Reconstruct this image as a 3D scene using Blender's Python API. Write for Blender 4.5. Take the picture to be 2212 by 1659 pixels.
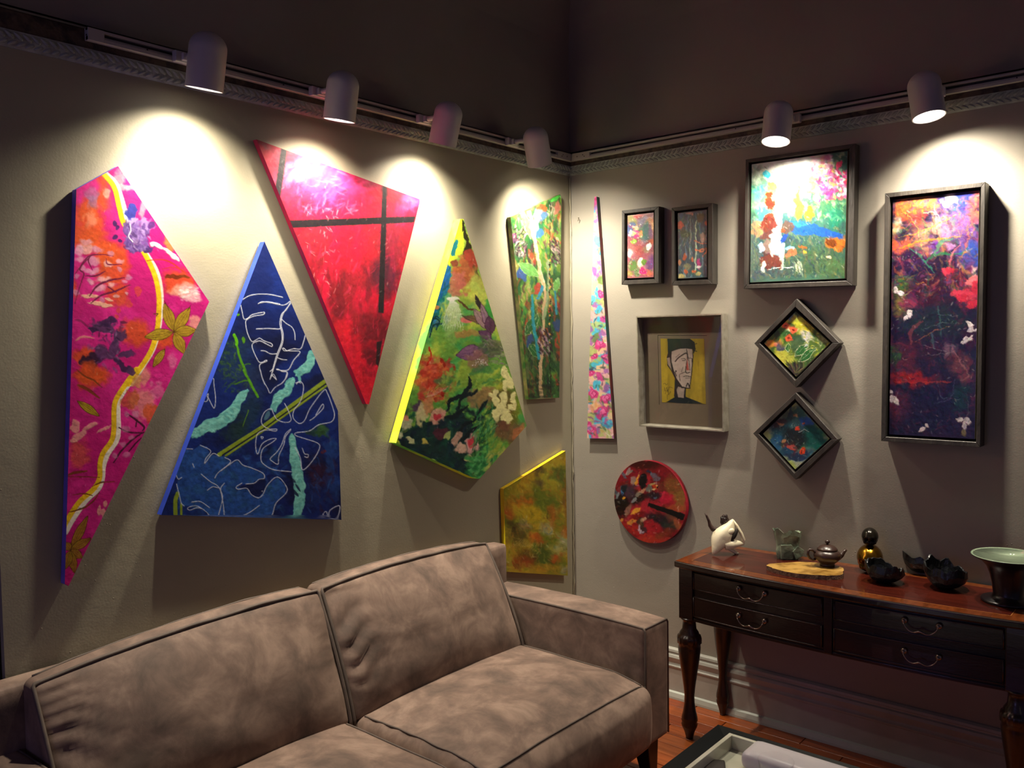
import bpy, bmesh, math, random
import numpy as np
from mathutils import Vector, Matrix, noise as mnoise
R = math.radians
for o in list(bpy.data.objects): bpy.data.objects.remove(o)
sc = bpy.context.scene
COL = sc.collection
# ------------------------------------------------------------------ camera
F = 1855.608; YAW, PITCH, ROLL = 0.7031768, -0.0514260, -0.0132680
CAM = np.array([2.443972, -3.326469, 1.6])
def basis():
    f = np.array([-math.sin(YAW)*math.cos(PITCH), math.cos(YAW)*math.cos(PITCH), math.sin(PITCH)])
    r = np.array([math.cos(YAW), math.sin(YAW), 0.]); u = np.cross(r, f)
    return np.array([r*math.cos(ROLL)+u*math.sin(ROLL), -r*math.sin(ROLL)+u*math.cos(ROLL), f])
BS = basis()
cd = bpy.data.cameras.new('camera'); cam = bpy.data.objects.new('camera', cd); COL.objects.link(cam)
cd.sensor_fit = 'HORIZONTAL'; cd.sensor_width = 36; cd.lens = F*36/2212; cd.clip_start = .05
m = Matrix.Identity(4)
for i in range(3):
    m[i][0] = BS[0][i]; m[i][1] = BS[1][i]; m[i][2] = -BS[2][i]; m[i][3] = CAM[i]
cam.matrix_world = m; sc.camera = cam
# ------------------------------------------------------------------ world, exposure, fill light
sc.view_settings.view_transform = 'Standard'; sc.view_settings.look = 'None'
sc.view_settings.exposure = 0.0; sc.view_settings.gamma = 1; sc.view_settings.use_curve_mapping = False
w = bpy.data.worlds.new('world'); sc.world = w; w.use_nodes = True
w.node_tree.nodes['Background'].inputs[0].default_value = (.55, .50, .92, 1)
w.node_tree.nodes['Background'].inputs[1].default_value = 0.078
def area(name, loc, tgt, size, energy, col):
    l = bpy.data.lights.new(name, 'AREA'); l.size = size; l.energy = energy; l.color = col
    o = bpy.data.objects.new(name, l); COL.objects.link(o); o.location = loc
    o.rotation_euler = (Vector(tgt)-Vector(loc)).to_track_quat('-Z', 'Y').to_euler(); return o
area('blue_fill', (1.0, -4.9, 1.1), (0.8, -0.5, 1.0), .9, 4.5, (.42, .36, 1.0))  # unseen bluish fill behind the camera, added to tint the shadows
area('warm_fill', (4.6, -3.6, 2.1), (0.8, -0.8, 0.5), .8, .8, (1.0, .80, .58))  # weak warm fill added out of view, aimed at the sofa end
BEAM_W = 66.0; SPILL_W = 21.0; SPOT_COL = (1.0, .90, .73)
# ------------------------------------------------------------------ projection helpers
def ray(x, y): return BS.T @ np.array([(x-1106)/F, -(y-829.5)/F, 1.])
def onx(x, y, X): r = ray(x, y); return CAM + r*((X-CAM[0])/r[0])
def ony(x, y, Y): r = ray(x, y); return CAM + r*((Y-CAM[1])/r[1])
def onz(x, y, Z): r = ray(x, y); return CAM + r*((Z-CAM[2])/r[2])
def proj(P): q = BS @ (np.array(P, float)-CAM); return (1106+F*q[0]/q[2], 829.5-F*q[1]/q[2])
# ------------------------------------------------------------------ colour / materials
def lin(c):
    c = np.asarray(c, float); return np.where(c <= .04045, c/12.92, ((c+.055)/1.055)**2.4)
def hx(s): return np.array([int(s[i:i+2], 16)/255 for i in (0, 2, 4)])
def rgba(s): return (*[float(v) for v in lin(hx(s))], 1)
MATS = {}
def nt(name):
    m = bpy.data.materials.new(name); m.use_nodes = True; t = m.node_tree
    return m, t, t.nodes['Principled BSDF']
def mat(name, c1, c2=None, scale=8, rough=.6, bump=0, bscale=60, metal=0, stretch=(1, 1, 1), detail=6, coat=0, spec=.5, bdist=.01, lo=.35, hi=.65):
    if name in MATS: return MATS[name]
    m, t, b = nt(name); N = t.nodes; L = t.links
    b.inputs['Roughness'].default_value = rough; b.inputs['Metallic'].default_value = metal
    b.inputs['Coat Weight'].default_value = coat; b.inputs['Specular IOR Level'].default_value = spec
    tc = N.new('ShaderNodeTexCoord'); mp = N.new('ShaderNodeMapping'); L.new(tc.outputs['Object'], mp.inputs[0])
    mp.inputs['Scale'].default_value = stretch
    b.inputs['Base Color'].default_value = rgba(c1)
    if c2:
        n = N.new('ShaderNodeTexNoise'); n.inputs['Scale'].default_value = scale; n.inputs['Detail'].default_value = detail
        L.new(mp.outputs[0], n.inputs[0]); r = N.new('ShaderNodeValToRGB'); L.new(n.outputs[0], r.inputs[0])
        r.color_ramp.elements[0].position = lo; r.color_ramp.elements[1].position = hi
        r.color_ramp.elements[0].color = rgba(c1); r.color_ramp.elements[1].color = rgba(c2); L.new(r.outputs[0], b.inputs['Base Color'])
    if bump:
        n2 = N.new('ShaderNodeTexNoise'); n2.inputs['Scale'].default_value = bscale; n2.inputs['Detail'].default_value = 5
        L.new(mp.outputs[0], n2.inputs[0]); bp = N.new('ShaderNodeBump'); bp.inputs['Strength'].default_value = bump
        bp.inputs['Distance'].default_value = bdist; L.new(n2.outputs[0], bp.inputs['Height']); L.new(bp.outputs[0], b.inputs['Normal'])
    MATS[name] = m; return m
def emit(name, col, s):
    m, t, b = nt(name); b.inputs['Emission Color'].default_value = (*col, 1); b.inputs['Emission Strength'].default_value = s; return m
def paintmat(name, rough=.42, bump=.25, spec=.4, edge=None):
    m, t, b = nt(name); N = t.nodes; L = t.links
    at = N.new('ShaderNodeAttribute'); at.attribute_name = 'paint'; L.new(at.outputs['Color'], b.inputs['Base Color'])
    b.inputs['Roughness'].default_value = rough; b.inputs['Specular IOR Level'].default_value = spec
    tc = N.new('ShaderNodeTexCoord'); n = N.new('ShaderNodeTexNoise'); n.inputs['Scale'].default_value = 45; n.inputs['Detail'].default_value = 6
    L.new(tc.outputs['Object'], n.inputs[0]); bw = N.new('ShaderNodeRGBToBW'); L.new(at.outputs['Color'], bw.inputs[0])
    ad = N.new('ShaderNodeMath'); ad.operation = 'MULTIPLY_ADD'; ad.inputs[1].default_value = .6
    L.new(bw.outputs[0], ad.inputs[0]); L.new(n.outputs[0], ad.inputs[2])
    bp = N.new('ShaderNodeBump'); bp.inputs['Strength'].default_value = bump; bp.inputs['Distance'].default_value = .004
    L.new(ad.outputs[0], bp.inputs['Height']); L.new(bp.outputs[0], b.inputs['Normal']); return m
# ------------------------------------------------------------------ object helpers
ROOT = {}
def tagm(o, label=None, cat=None, group=None, kind=None):
    if label: o['label'] = label
    if cat: o['category'] = cat
    if group: o['group'] = group
    if kind: o['kind'] = kind
    return o
def thing(name, loc, label, cat, group=None):
    o = bpy.data.objects.new(name, None); COL.objects.link(o); o.location = [float(v) for v in loc]
    o.empty_display_size = .05; ROOT[o.name] = np.array([float(v) for v in loc]); return tagm(o, label, cat, group)
def mesh(name, V, Fc, mt, parent=None, local=False, smooth=False, mats=None, fm=None):
    V = np.asarray(V, float).reshape(-1, 3)
    if parent is not None:
        rl = ROOT.get(parent.name, np.zeros(3))
        if not local: V = V - rl
    me = bpy.data.meshes.new(name); me.from_pydata(V.tolist(), [], [list(map(int, f)) for f in Fc]); me.update()
    if mats:
        for q in mats: me.materials.append(q)
        me.polygons.foreach_set('material_index', fm)
    else: me.materials.append(mt)
    if smooth: me.shade_smooth()
    o = bpy.data.objects.new(name, me); COL.objects.link(o)
    if parent is not None: o.parent = parent; ROOT[o.name] = rl
    return o
class G:                                        # geometry collector (world or local coords)
    def __init__(s): s.V = []; s.F = []
    def add(s, V, Fc):
        k = len(s.V); s.V += [tuple(map(float, v)) for v in V]; s.F += [tuple(i+k for i in f) for f in Fc]; return s
    def box(s, a, b):
        x0, y0, z0 = a; x1, y1, z1 = b
        return s.add([(x0,y0,z0),(x1,y0,z0),(x1,y1,z0),(x0,y1,z0),(x0,y0,z1),(x1,y0,z1),(x1,y1,z1),(x0,y1,z1)],
                     [(0,3,2,1),(4,5,6,7),(0,1,5,4),(1,2,6,5),(2,3,7,6),(3,0,4,7)])
    def prism(s, pts, n):                       # polygon pts extruded by vector n
        k = len(pts); P = [np.array(p, float) for p in pts]; Q = [p+np.array(n, float) for p in P]
        return s.add(P+Q, [tuple(range(k))[::-1], tuple(range(k, 2*k))]+[(i, (i+1) % k, k+(i+1) % k, k+i) for i in range(k)])
    def tube(s, pts, r, n=8, cap=True):
        P = [np.array(p, float) for p in pts]; rr = r if hasattr(r, '__len__') else [r]*len(P)
        k = len(s.V); up = np.array([0, 0, 1.]); prev = None
        for i, p in enumerate(P):
            d = P[min(i+1, len(P)-1)]-P[max(i-1, 0)]; d = d/(np.linalg.norm(d)+1e-9)
            if prev is None:
                a = np.cross(d, up)
                if np.linalg.norm(a) < .1: a = np.cross(d, np.array([1., 0, 0]))
            else: a = prev-d*np.dot(prev, d)
            a /= np.linalg.norm(a)+1e-9; prev = a; b = np.cross(d, a)
            for j in range(n):
                t = 2*math.pi*j/n; s.V.append(tuple(p+rr[i]*(a*math.cos(t)+b*math.sin(t))))
        for i in range(len(P)-1):
            for j in range(n): s.F.append((k+i*n+j, k+i*n+(j+1) % n, k+(i+1)*n+(j+1) % n, k+(i+1)*n+j))
        if cap: s.F.append(tuple(k+j for j in range(n))[::-1]); s.F.append(tuple(k+(len(P)-1)*n+j for j in range(n)))
        return s
    def lathe(s, prof, c=(0, 0, 0), n=24, f=None):   # prof: (r,z); f(theta,i)->radius factor
        k = len(s.V); m_ = len(prof)
        for i, (r, z) in enumerate(prof):
            for j in range(n):
                t = 2*math.pi*j/n; q = r*(f(t, i) if f else 1)
                s.V.append((c[0]+q*math.cos(t), c[1]+q*math.sin(t), c[2]+z))
        for i in range(m_-1):
            for j in range(n): s.F.append((k+i*n+j, k+i*n+(j+1) % n, k+(i+1)*n+(j+1) % n, k+(i+1)*n+j))
        if prof[0][0] > 1e-4: s.F.append(tuple(k+j for j in range(n))[::-1])
        if prof[-1][0] > 1e-4: s.F.append(tuple(k+(m_-1)*n+j for j in range(n)))
        return s
    def make(s, name, mt, parent=None, local=False, smooth=False, bevel=0, seg=2, merge=False):
        o = mesh(name, s.V, s.F, mt, parent, local, smooth)
        if merge:
            bm = bmesh.new(); bm.from_mesh(o.data); bmesh.ops.remove_doubles(bm, verts=bm.verts, dist=1e-5)
            bmesh.ops.recalc_face_normals(bm, faces=bm.faces); bm.to_mesh(o.data); bm.free()
            if smooth: o.data.shade_smooth()
        if bevel:
            md = o.modifiers.new('bevel', 'BEVEL'); md.width = bevel; md.segments = seg; md.limit_method = 'ANGLE'
        return o
def icos(sub=4):
    bm = bmesh.new(); bmesh.ops.create_icosphere(bm, subdivisions=sub, radius=1)
    V = np.array([v.co[:] for v in bm.verts]); Fc = [[v.index for v in f.verts] for f in bm.faces]; bm.free(); return V, Fc
def copytree(o, parent=None):
    c = o.copy(); COL.objects.link(c); c.parent = parent
    for ch in list(o.children): copytree(ch, c)
    return c
# ------------------------------------------------------------------ the painter: pigment laid on a grid that becomes the mesh colours
def vnoise(H, W, cell, seed, oct=4, sx=1., sy=1.):
    rg = np.random.RandomState(seed); out = np.zeros((H, W)); amp = 1; tot = 0
    for k in range(oct):
        cx = max(cell*sx/2**k, 1.2); cy = max(cell*sy/2**k, 1.2)
        gw = int(W/cx)+3; gh = int(H/cy)+3; g = rg.rand(gh, gw)
        X = np.arange(W)/cx; Y = np.arange(H)/cy; xi = X.astype(int); yi = Y.astype(int); fx = X-xi; fy = Y-yi
        fx = fx*fx*(3-2*fx); fy = fy*fy*(3-2*fy)
        a = g[yi][:, xi]*(1-fx)+g[yi][:, xi+1]*fx; b = g[yi+1][:, xi]*(1-fx)+g[yi+1][:, xi+1]*fx
        out += amp*(a*(1-fy)[:, None]+b*fy[:, None]); tot += amp; amp *= .5
    return out/tot
def sst(x): x = np.clip(x, 0, 1); return x*x*(3-2*x)
def smooth_path(P, n=8):
    P = np.array(P, float)
    if len(P) < 3: return P
    Q = np.vstack([2*P[0]-P[1], P, 2*P[-1]-P[-2]]); out = []
    for i in range(1, len(Q)-2):
        for t in np.linspace(0, 1, n, endpoint=False):
            out.append(.5*(2*Q[i]+(Q[i+1]-Q[i-1])*t+(2*Q[i-1]-5*Q[i]+4*Q[i+1]-Q[i+2])*t*t+(3*Q[i]-Q[i-1]-3*Q[i+1]+Q[i+2])*t**3))
    out.append(P[-1]); return np.array(out)
class Art:
    def __init__(s, x0, y0, x1, y1, bg, seed=1, k=1.):
        s.k = k; s.x0 = x0; s.y0 = y0; s.W = int((x1-x0)*k)+4; s.H = int((y1-y0)*k)+4; s.seed = seed
        s.I = np.zeros((s.H, s.W, 3))+hx(bg); s.rg = np.random.RandomState(seed); s.T = (0, 0, 1.)
        s.w1 = vnoise(s.H, s.W, 14*k, seed+5, 3)-.5; s.w2 = vnoise(s.H, s.W, 14*k, seed+6, 3)-.5; s.fine = vnoise(s.H, s.W, 5*k, seed+7, 3)-.5
    def t(s, P):
        P = np.array(P, float).reshape(-1, 2); ox, oy, sc_ = s.T
        return np.stack([(ox+P[:, 0]/sc_-s.x0)*s.k, (oy+P[:, 1]/sc_-s.y0)*s.k], 1)
    def u(s, v): return v/s.T[2]*s.k
    def win(s, P, pad):
        a = np.floor(P.min(0)-pad).astype(int); b = np.ceil(P.max(0)+pad).astype(int)
        a = np.maximum(a, 0); b = np.minimum(b, [s.W, s.H])
        if b[0] <= a[0] or b[1] <= a[1]: return None
        return (slice(a[1], b[1]), slice(a[0], b[0]))
    def grid(s, sl, j, r=0):
        Y, X = np.mgrid[sl[0], sl[1]].astype(float)
        if j: X = X+s.w1[sl]*2*j; Y = Y+s.w2[sl]*2*j
        return X, Y
    def put(s, sl, m, col, al=1, var=.1):
        c = hx(col) if isinstance(col, str) else col
        c = c*(1+var*2*s.fine[sl])[..., None]; m = (m*al)[..., None]; s.I[sl] = s.I[sl]*(1-m)+np.clip(c, 0, 1)*m
    def P(s, pts, col, j=0, soft=.9, al=1, var=.1, smooth=False, tex=0):
        P = s.t(pts); P = smooth_path(np.vstack([P, P[:1]]), 5)[:-1] if smooth else P; j = s.u(j)
        sl = s.win(P, soft+abs(j)+1)
        if sl is None: return
        X, Y = s.grid(sl, j); ins = np.zeros(X.shape, bool); d = np.full(X.shape, 1e9)
        for i in range(len(P)):
            x1, y1 = P[i]; x2, y2 = P[(i+1) % len(P)]
            if y1 != y2: ins ^= ((y1 > Y) != (y2 > Y)) & (X < (x2-x1)*(Y-y1)/(y2-y1)+x1)
            dx, dy = x2-x1, y2-y1; tt = np.clip(((X-x1)*dx+(Y-y1)*dy)/(dx*dx+dy*dy+1e-9), 0, 1)
            d = np.minimum(d, (X-x1-tt*dx)**2+(Y-y1-tt*dy)**2)
        sd = np.where(ins, 1, -1)*np.sqrt(d); m_ = np.clip(sd/soft+.5, 0, 1)
        if tex: m_ = m_*sst(.5+(s.fine[sl]*2+ (s.w1[sl]))*tex+.5*(1-tex)+.3)
        s.put(sl, m_, col, al, var)
    def L(s, pts, w, col, al=1, j=0, smooth=True, taper=0, soft=.8, var=.04):
        P = s.t(pts); P = smooth_path(P, 6) if smooth else P; w = s.u(w)/2; j = s.u(j); sl = s.win(P, w+soft+abs(j)+1)
        if sl is None: return
        X, Y = s.grid(sl, j); d = np.full(X.shape, 1e9); n = len(P)-1
        for i in range(n):
            x1, y1 = P[i]; dx, dy = P[i+1]-P[i]; tt = np.clip(((X-x1)*dx+(Y-y1)*dy)/(dx*dx+dy*dy+1e-9), 0, 1)
            ww = w*(1-taper*abs(2*(i+.5)/n-1)**2) if taper else w
            d = np.minimum(d, np.sqrt((X-x1-tt*dx)**2+(Y-y1-tt*dy)**2)-ww)
        s.put(sl, np.clip(.5-d/soft, 0, 1), col, al, var)
    def B(s, cx, cy, rx, ry, col, ang=0, al=1, j=0, soft=.25, var=.12):
        c = s.t([(cx, cy)])[0]; rx = s.u(rx); ry = s.u(ry); r = max(rx, ry); j = s.u(j)+min(.5*min(rx, ry), 7*s.k)
        sl = s.win(np.array([c]), r*(1+soft)+abs(j)+1)
        if sl is None: return
        X, Y = s.grid(sl, j); a = R(ang); X = X-c[0]; Y = Y-c[1]; u = (X*math.cos(a)+Y*math.sin(a))/rx; v = (-X*math.sin(a)+Y*math.cos(a))/ry
        q = np.sqrt(u*u+v*v); s.put(sl, np.clip((1-q)/soft+.5, 0, 1), col, al, var)
    def N(s, col, cell=40, thr=.5, soft=.12, al=1, sx=1, sy=1, seed=0, box=None, var=.1):
        n = vnoise(s.H, s.W, cell*s.k, s.seed*13+seed, 4, sx, sy); m_ = sst((n-thr)/soft+.5)
        if box:
            X, Y = s.grid((slice(0, s.H), slice(0, s.W)), 0); q = s.t([(box[0], box[1]), (box[2], box[3])]); f = box[4]*s.k if len(box) > 4 else 20
            m_ = m_*sst((X-q[0][0])/f+.5)*sst((q[1][0]-X)/f+.5)*sst((Y-q[0][1])/f+.5)*sst((q[1][1]-Y)/f+.5)
        s.put((slice(0, s.H), slice(0, s.W)), m_, col, al, var)
    def S(s, n, box, ln, wd, cols, ang=0, aj=30, al=.8, j=2, soft=.4, var=.15):
        for i in range(n):
            x = s.rg.uniform(box[0], box[2]); y = s.rg.uniform(box[1], box[3]); q = s.rg.uniform(.5, 1.3)
            s.B(x, y, ln*q/2, wd*q/2*s.rg.uniform(.7, 1.4), cols[s.rg.randint(len(cols))], ang+s.rg.uniform(-aj, aj), al*s.rg.uniform(.6, 1), j, soft, var)
    def petal(s, x0, y0, x1, y1, w, col, line=None, al=1, lw=2, vein=False, j=0):
        a = np.array([x0, y0], float); b = np.array([x1, y1], float); d = b-a; n = np.array([-d[1], d[0]])/(np.linalg.norm(d)+1e-6)*w/2
        pts = [a, a+d*.25+n*.75, a+d*.55+n, a+d*.82+n*.55, b, a+d*.82-n*.55, a+d*.55-n, a+d*.25-n*.75]
        s.P(pts, col, j=j, al=al, smooth=True)
        if line:
            s.L(pts+[pts[0]], lw, line, al)
            s.L([a, b], lw*.7, line, al*.8)
            if vein:
                for f in (.45, -.45): s.L([a, a+d*.5+n*f, b], lw*.6, line, al*.6)
    def sample(s, px, py):
        x = np.clip((px-s.x0)*s.k, 0, s.W-1.001); y = np.clip((py-s.y0)*s.k, 0, s.H-1.001); xi = x.astype(int); yi = y.astype(int); fx = (x-xi)[:, None]; fy = (y-yi)[:, None]
        I = s.I; return (I[yi, xi]*(1-fx)+I[yi, xi+1]*fx)*(1-fy)+(I[yi+1, xi]*(1-fx)+I[yi+1, xi+1]*fx)*fy
def finish(a, den=1., ln=9., ang=60, aj=70, amp=.16, al=.6, warp=2.2, hi=.05, seed=5, gain=1.):
    """last coat: drags the wet edges and lays short brush dabs picked up from the colours already there"""
    H, W = a.H, a.W; rg = np.random.RandomState(seed+a.seed)
    if warp:
        Y, X = np.mgrid[0:H, 0:W].astype(float); wv = warp*a.k
        n1 = vnoise(H, W, 9*a.k, seed+1, 3)-.5; n2 = vnoise(H, W, 9*a.k, seed+2, 3)-.5
        xi = np.clip(X+n1*4*wv, 0, W-1).astype(int); yi = np.clip(Y+n2*4*wv, 0, H-1).astype(int); a.I = a.I[yi, xi]
    a.I = a.I*gain; src = a.I.copy(); n = int(H*W/(a.k*a.k)/26*den)
    for i in range(n):
        cx = rg.uniform(0, W-1); cy = rg.uniform(0, H-1); c = src[int(cy), int(cx)]*(1+rg.uniform(-amp, amp))+rg.uniform(-amp, amp, 3)*.35
        q = rg.rand()
        if q < hi: c = c*.55+np.array([1., .97, .9])*.45
        elif q < hi*1.5: c = c*.6
        L_ = ln*a.k*rg.uniform(.4, 1.2)/2; wd = max(.9, L_*rg.uniform(.18, .4)); r = int(L_+2); x0 = max(0, int(cx)-r); x1 = min(W, int(cx)+r+1); y0 = max(0, int(cy)-r); y1 = min(H, int(cy)+r+1)
        t = R(ang+rg.uniform(-aj, aj)); ct_, st_ = math.cos(t), math.sin(t); X = np.arange(x0, x1)-cx; Y = (np.arange(y0, y1)-cy)[:, None]
        u = (X*ct_+Y*st_)/L_; v = (-X*st_+Y*ct_)/wd; m_ = (np.clip((1-np.sqrt(u*u+v*v))*2, 0, 1)*al)[..., None]
        a.I[y0:y1, x0:x1] = a.I[y0:y1, x0:x1]*(1-m_)+np.clip(c, 0, 1)*m_
def painted(name, pts, side, t, art, mt, parent, step=1.35):
    """convex outline pts (photo points of the front face) -> dense face mesh on the plane `side` at distance t from the wall"""
    un = (lambda x, y: onx(x, y, t)) if side == 'L' else (lambda x, y: ony(x, y, -t))
    P = np.array(pts, float); ys = sorted(set(np.round(P[:, 1], 2))); rows = []
    for a, b in zip(ys[:-1], ys[1:]): rows += list(np.linspace(a, b, max(2, int((b-a)/step)+1))[:-1])
    rows.append(ys[-1]); n = len(P); wmax = P[:, 0].max()-P[:, 0].min(); nc = max(4, int(wmax/step)); PX = []
    for y in rows:
        xs = []
        for i in range(n):
            (x1, y1), (x2, y2) = P[i], P[(i+1) % n]
            if abs(y1-y2) < 1e-6:
                if abs(y-y1) < .02: xs += [x1, x2]
            elif min(y1, y2)-.02 <= y <= max(y1, y2)+.02: xs.append(x1+(x2-x1)*np.clip((y-y1)/(y2-y1), 0, 1))
        l, r = min(xs), max(xs)
        if r-l < .2: l -= .1; r += .1
        PX.append(np.stack([np.linspace(l, r, nc+1), np.full(nc+1, y)], 1))
    PX = np.array(PX); Rw, Cn = PX.shape[:2]; X = PX[..., 0].ravel(); Y = PX[..., 1].ravel()
    d = BS.T @ np.stack([(X-1106)/F, -(Y-829.5)/F, np.ones_like(X)])
    tt = ((t-CAM[0])/d[0]) if side == 'L' else ((-t-CAM[1])/d[1]); V = CAM[:, None]+d*tt; V = V.T
    idx = np.arange(Rw*Cn).reshape(Rw, Cn); Fq = np.stack([idx[:-1, :-1], idx[1:, :-1], idx[1:, 1:], idx[:-1, 1:]], -1).reshape(-1, 4)
    rl = ROOT.get(parent.name); V = V-rl
    me = bpy.data.meshes.new(name); me.vertices.add(len(V)); me.vertices.foreach_set('co', V.ravel())
    me.loops.add(Fq.size); me.loops.foreach_set('vertex_index', Fq.ravel()); me.polygons.add(len(Fq))
    me.polygons.foreach_set('loop_start', np.arange(0, Fq.size, 4)); me.polygons.foreach_set('loop_total', np.full(len(Fq), 4)); me.update(calc_edges=True)
    c = lin(art.sample(X, Y)); ca = me.color_attributes.new('paint', 'BYTE_COLOR', 'POINT'); ca.data.foreach_set('color', np.concatenate([c, np.ones((len(c), 1))], 1).astype(np.float32).ravel())
    me.materials.append(mt); o = bpy.data.objects.new(name, me); COL.objects.link(o); o.parent = parent; ROOT[o.name] = rl
    return o
def toW(pts, side, t): return [onx(x, y, t) if side == 'L' else ony(x, y, -t) for x, y in pts]
def edgeband(pts, side, t, mt, parent, name='canvas_edge', back=.004, cap=True):
    W = toW(pts, side, t); n = len(W); ax = 0 if side == 'L' else 1; sg = 1 if side == 'L' else -1
    Bk = [p.copy() for p in W]; Fr = [p.copy() for p in W]
    for p in Bk: p[ax] = sg*back
    for p in Fr: p[ax] = sg*(t-.0006)
    Fc = [(i, (i+1) % n, n+(i+1) % n, n+i) for i in range(n)]+([tuple(range(n)), tuple(range(n, 2*n))] if cap else [])
    o = mesh(name, Fr+Bk, Fc, mt, parent)
    bm = bmesh.new(); bm.from_mesh(o.data); bmesh.ops.recalc_face_normals(bm, faces=bm.faces); bm.to_mesh(o.data); bm.free(); return o
# ================================================================== the room
def wallmat(name, c1, c2):
    m, t, b = nt(name); N = t.nodes; L = t.links; b.inputs['Roughness'].default_value = .55; b.inputs['Specular IOR Level'].default_value = .3
    tc = N.new('ShaderNodeTexCoord'); n = N.new('ShaderNodeTexNoise'); n.inputs['Scale'].default_value = 3; n.inputs['Detail'].default_value = 6; L.new(tc.outputs['Object'], n.inputs[0])
    r = N.new('ShaderNodeValToRGB'); r.color_ramp.elements[0].color = rgba(c1); r.color_ramp.elements[1].color = rgba(c2); L.new(n.outputs[0], r.inputs[0]); L.new(r.outputs[0], b.inputs['Base Color'])
    n2 = N.new('ShaderNodeTexNoise'); n2.inputs['Scale'].default_value = 160; n2.inputs['Detail'].default_value = 3; L.new(tc.outputs['Object'], n2.inputs[0])
    n3 = N.new('ShaderNodeTexNoise'); n3.inputs['Scale'].default_value = 7; n3.inputs['Detail'].default_value = 4; L.new(tc.outputs['Object'], n3.inputs[0])
    v = N.new('ShaderNodeTexVoronoi'); v.inputs['Scale'].default_value = 38; v.inputs['Randomness'].default_value = 1; L.new(tc.outputs['Object'], v.inputs[0])
    # sparse paint drips and grit, denser low on the wall
    mr = N.new('ShaderNodeMapRange'); mr.inputs['From Min'].default_value = .10; mr.inputs['From Max'].default_value = .0; L.new(v.outputs['Distance'], mr.inputs['Value'])
    sx = N.new('ShaderNodeSeparateXYZ'); L.new(tc.outputs['Object'], sx.inputs[0]); m2 = N.new('ShaderNodeMapRange'); m2.inputs['From Min'].default_value = 1.5; m2.inputs['From Max'].default_value = .7; L.new(sx.outputs['Z'], m2.inputs['Value'])
    wn = N.new('ShaderNodeMath'); wn.operation = 'GREATER_THAN'; wn.inputs[1].default_value = .5; n4 = N.new('ShaderNodeTexNoise'); n4.inputs['Scale'].default_value = 11; L.new(tc.outputs['Object'], n4.inputs[0]); L.new(n4.outputs[0], wn.inputs[0])
    p1 = N.new('ShaderNodeMath'); p1.operation = 'MULTIPLY'; L.new(mr.outputs[0], p1.inputs[0]); L.new(m2.outputs[0], p1.inputs[1])
    p2 = N.new('ShaderNodeMath'); p2.operation = 'MULTIPLY'; L.new(p1.outputs[0], p2.inputs[0]); L.new(wn.outputs[0], p2.inputs[1])
    a1 = N.new('ShaderNodeMath'); a1.operation = 'MULTIPLY_ADD'; a1.inputs[1].default_value = 1.1; L.new(p2.outputs[0], a1.inputs[0]); 
    a2 = N.new('ShaderNodeMath'); a2.operation = 'MULTIPLY_ADD'; a2.inputs[1].default_value = .18; L.new(n2.outputs[0], a2.inputs[0]); L.new(n3.outputs[0], a2.inputs[2]); L.new(a2.outputs[0], a1.inputs[2])
    bp = N.new('ShaderNodeBump'); bp.inputs['Strength'].default_value = .5; bp.inputs['Distance'].default_value = .004; L.new(a1.outputs[0], bp.inputs['Height']); L.new(bp.outputs[0], b.inputs['Normal'])
    return m
WALL = wallmat('greige_wall_paint', '8F8873', '9A937E'); WALL2 = wallmat('greige_wall_paint_right', '8D877C', '979084')
def struct(name, g, mt, **k): o = g.make(name, mt, **k); o['kind'] = 'structure'; return o
XE, YE = 4.6, -4.6
struct('wall_left', G().box((-.12, -2.508, 0), (0, .12, 2.48)), WALL)
struct('wall_right', G().box((0, 0, 0), (XE, .12, 2.48)), WALL2)
struct('wall_rear', G().box((-.12, YE-.1, 0), (-.0, -3.35, 2.48)), WALL)
CEI = mat('cove_plaster', '7C736A', '837A72', 2, .9, .1, 30)
# coved ceiling: the plaster rises from the picture rail and curves into the ceiling
g = G(); n = 20; rings = []
zc, rc = 2.92, .60
rings.append((0, 2.475))
for i in range(n):
    t = math.pi/2*i/(n-1); o_ = rc*(1-math.cos(t)); z = zc+rc*math.sin(t); rings.append((o_, z))
for i, (o_, z) in enumerate(rings): g.V += [(o_, -o_, z), (XE, -o_, z), (XE, YE, z), (o_, YE, z)]
for i in range(n):
    k = i*4; g.F += [(k+1, k, k+4, k+5), (k, k+3, k+7, k+4)]
k = n*4; g.F.append((k, k+1, k+2, k+3)); struct('ceiling', g, CEI)
# door at the far left, past the end of the wall
DB = mat('slate_blue_paint', '3A3D58', rough=.5)
d = struct('door_1', G().box((-.10, -3.34, 0), (-.06, -2.63, 2.1)), DB)
struct('trim_1', G().box((-.11, -2.62, 0), (-.018, -2.512, 2.2)), DB, bevel=.004)
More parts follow.
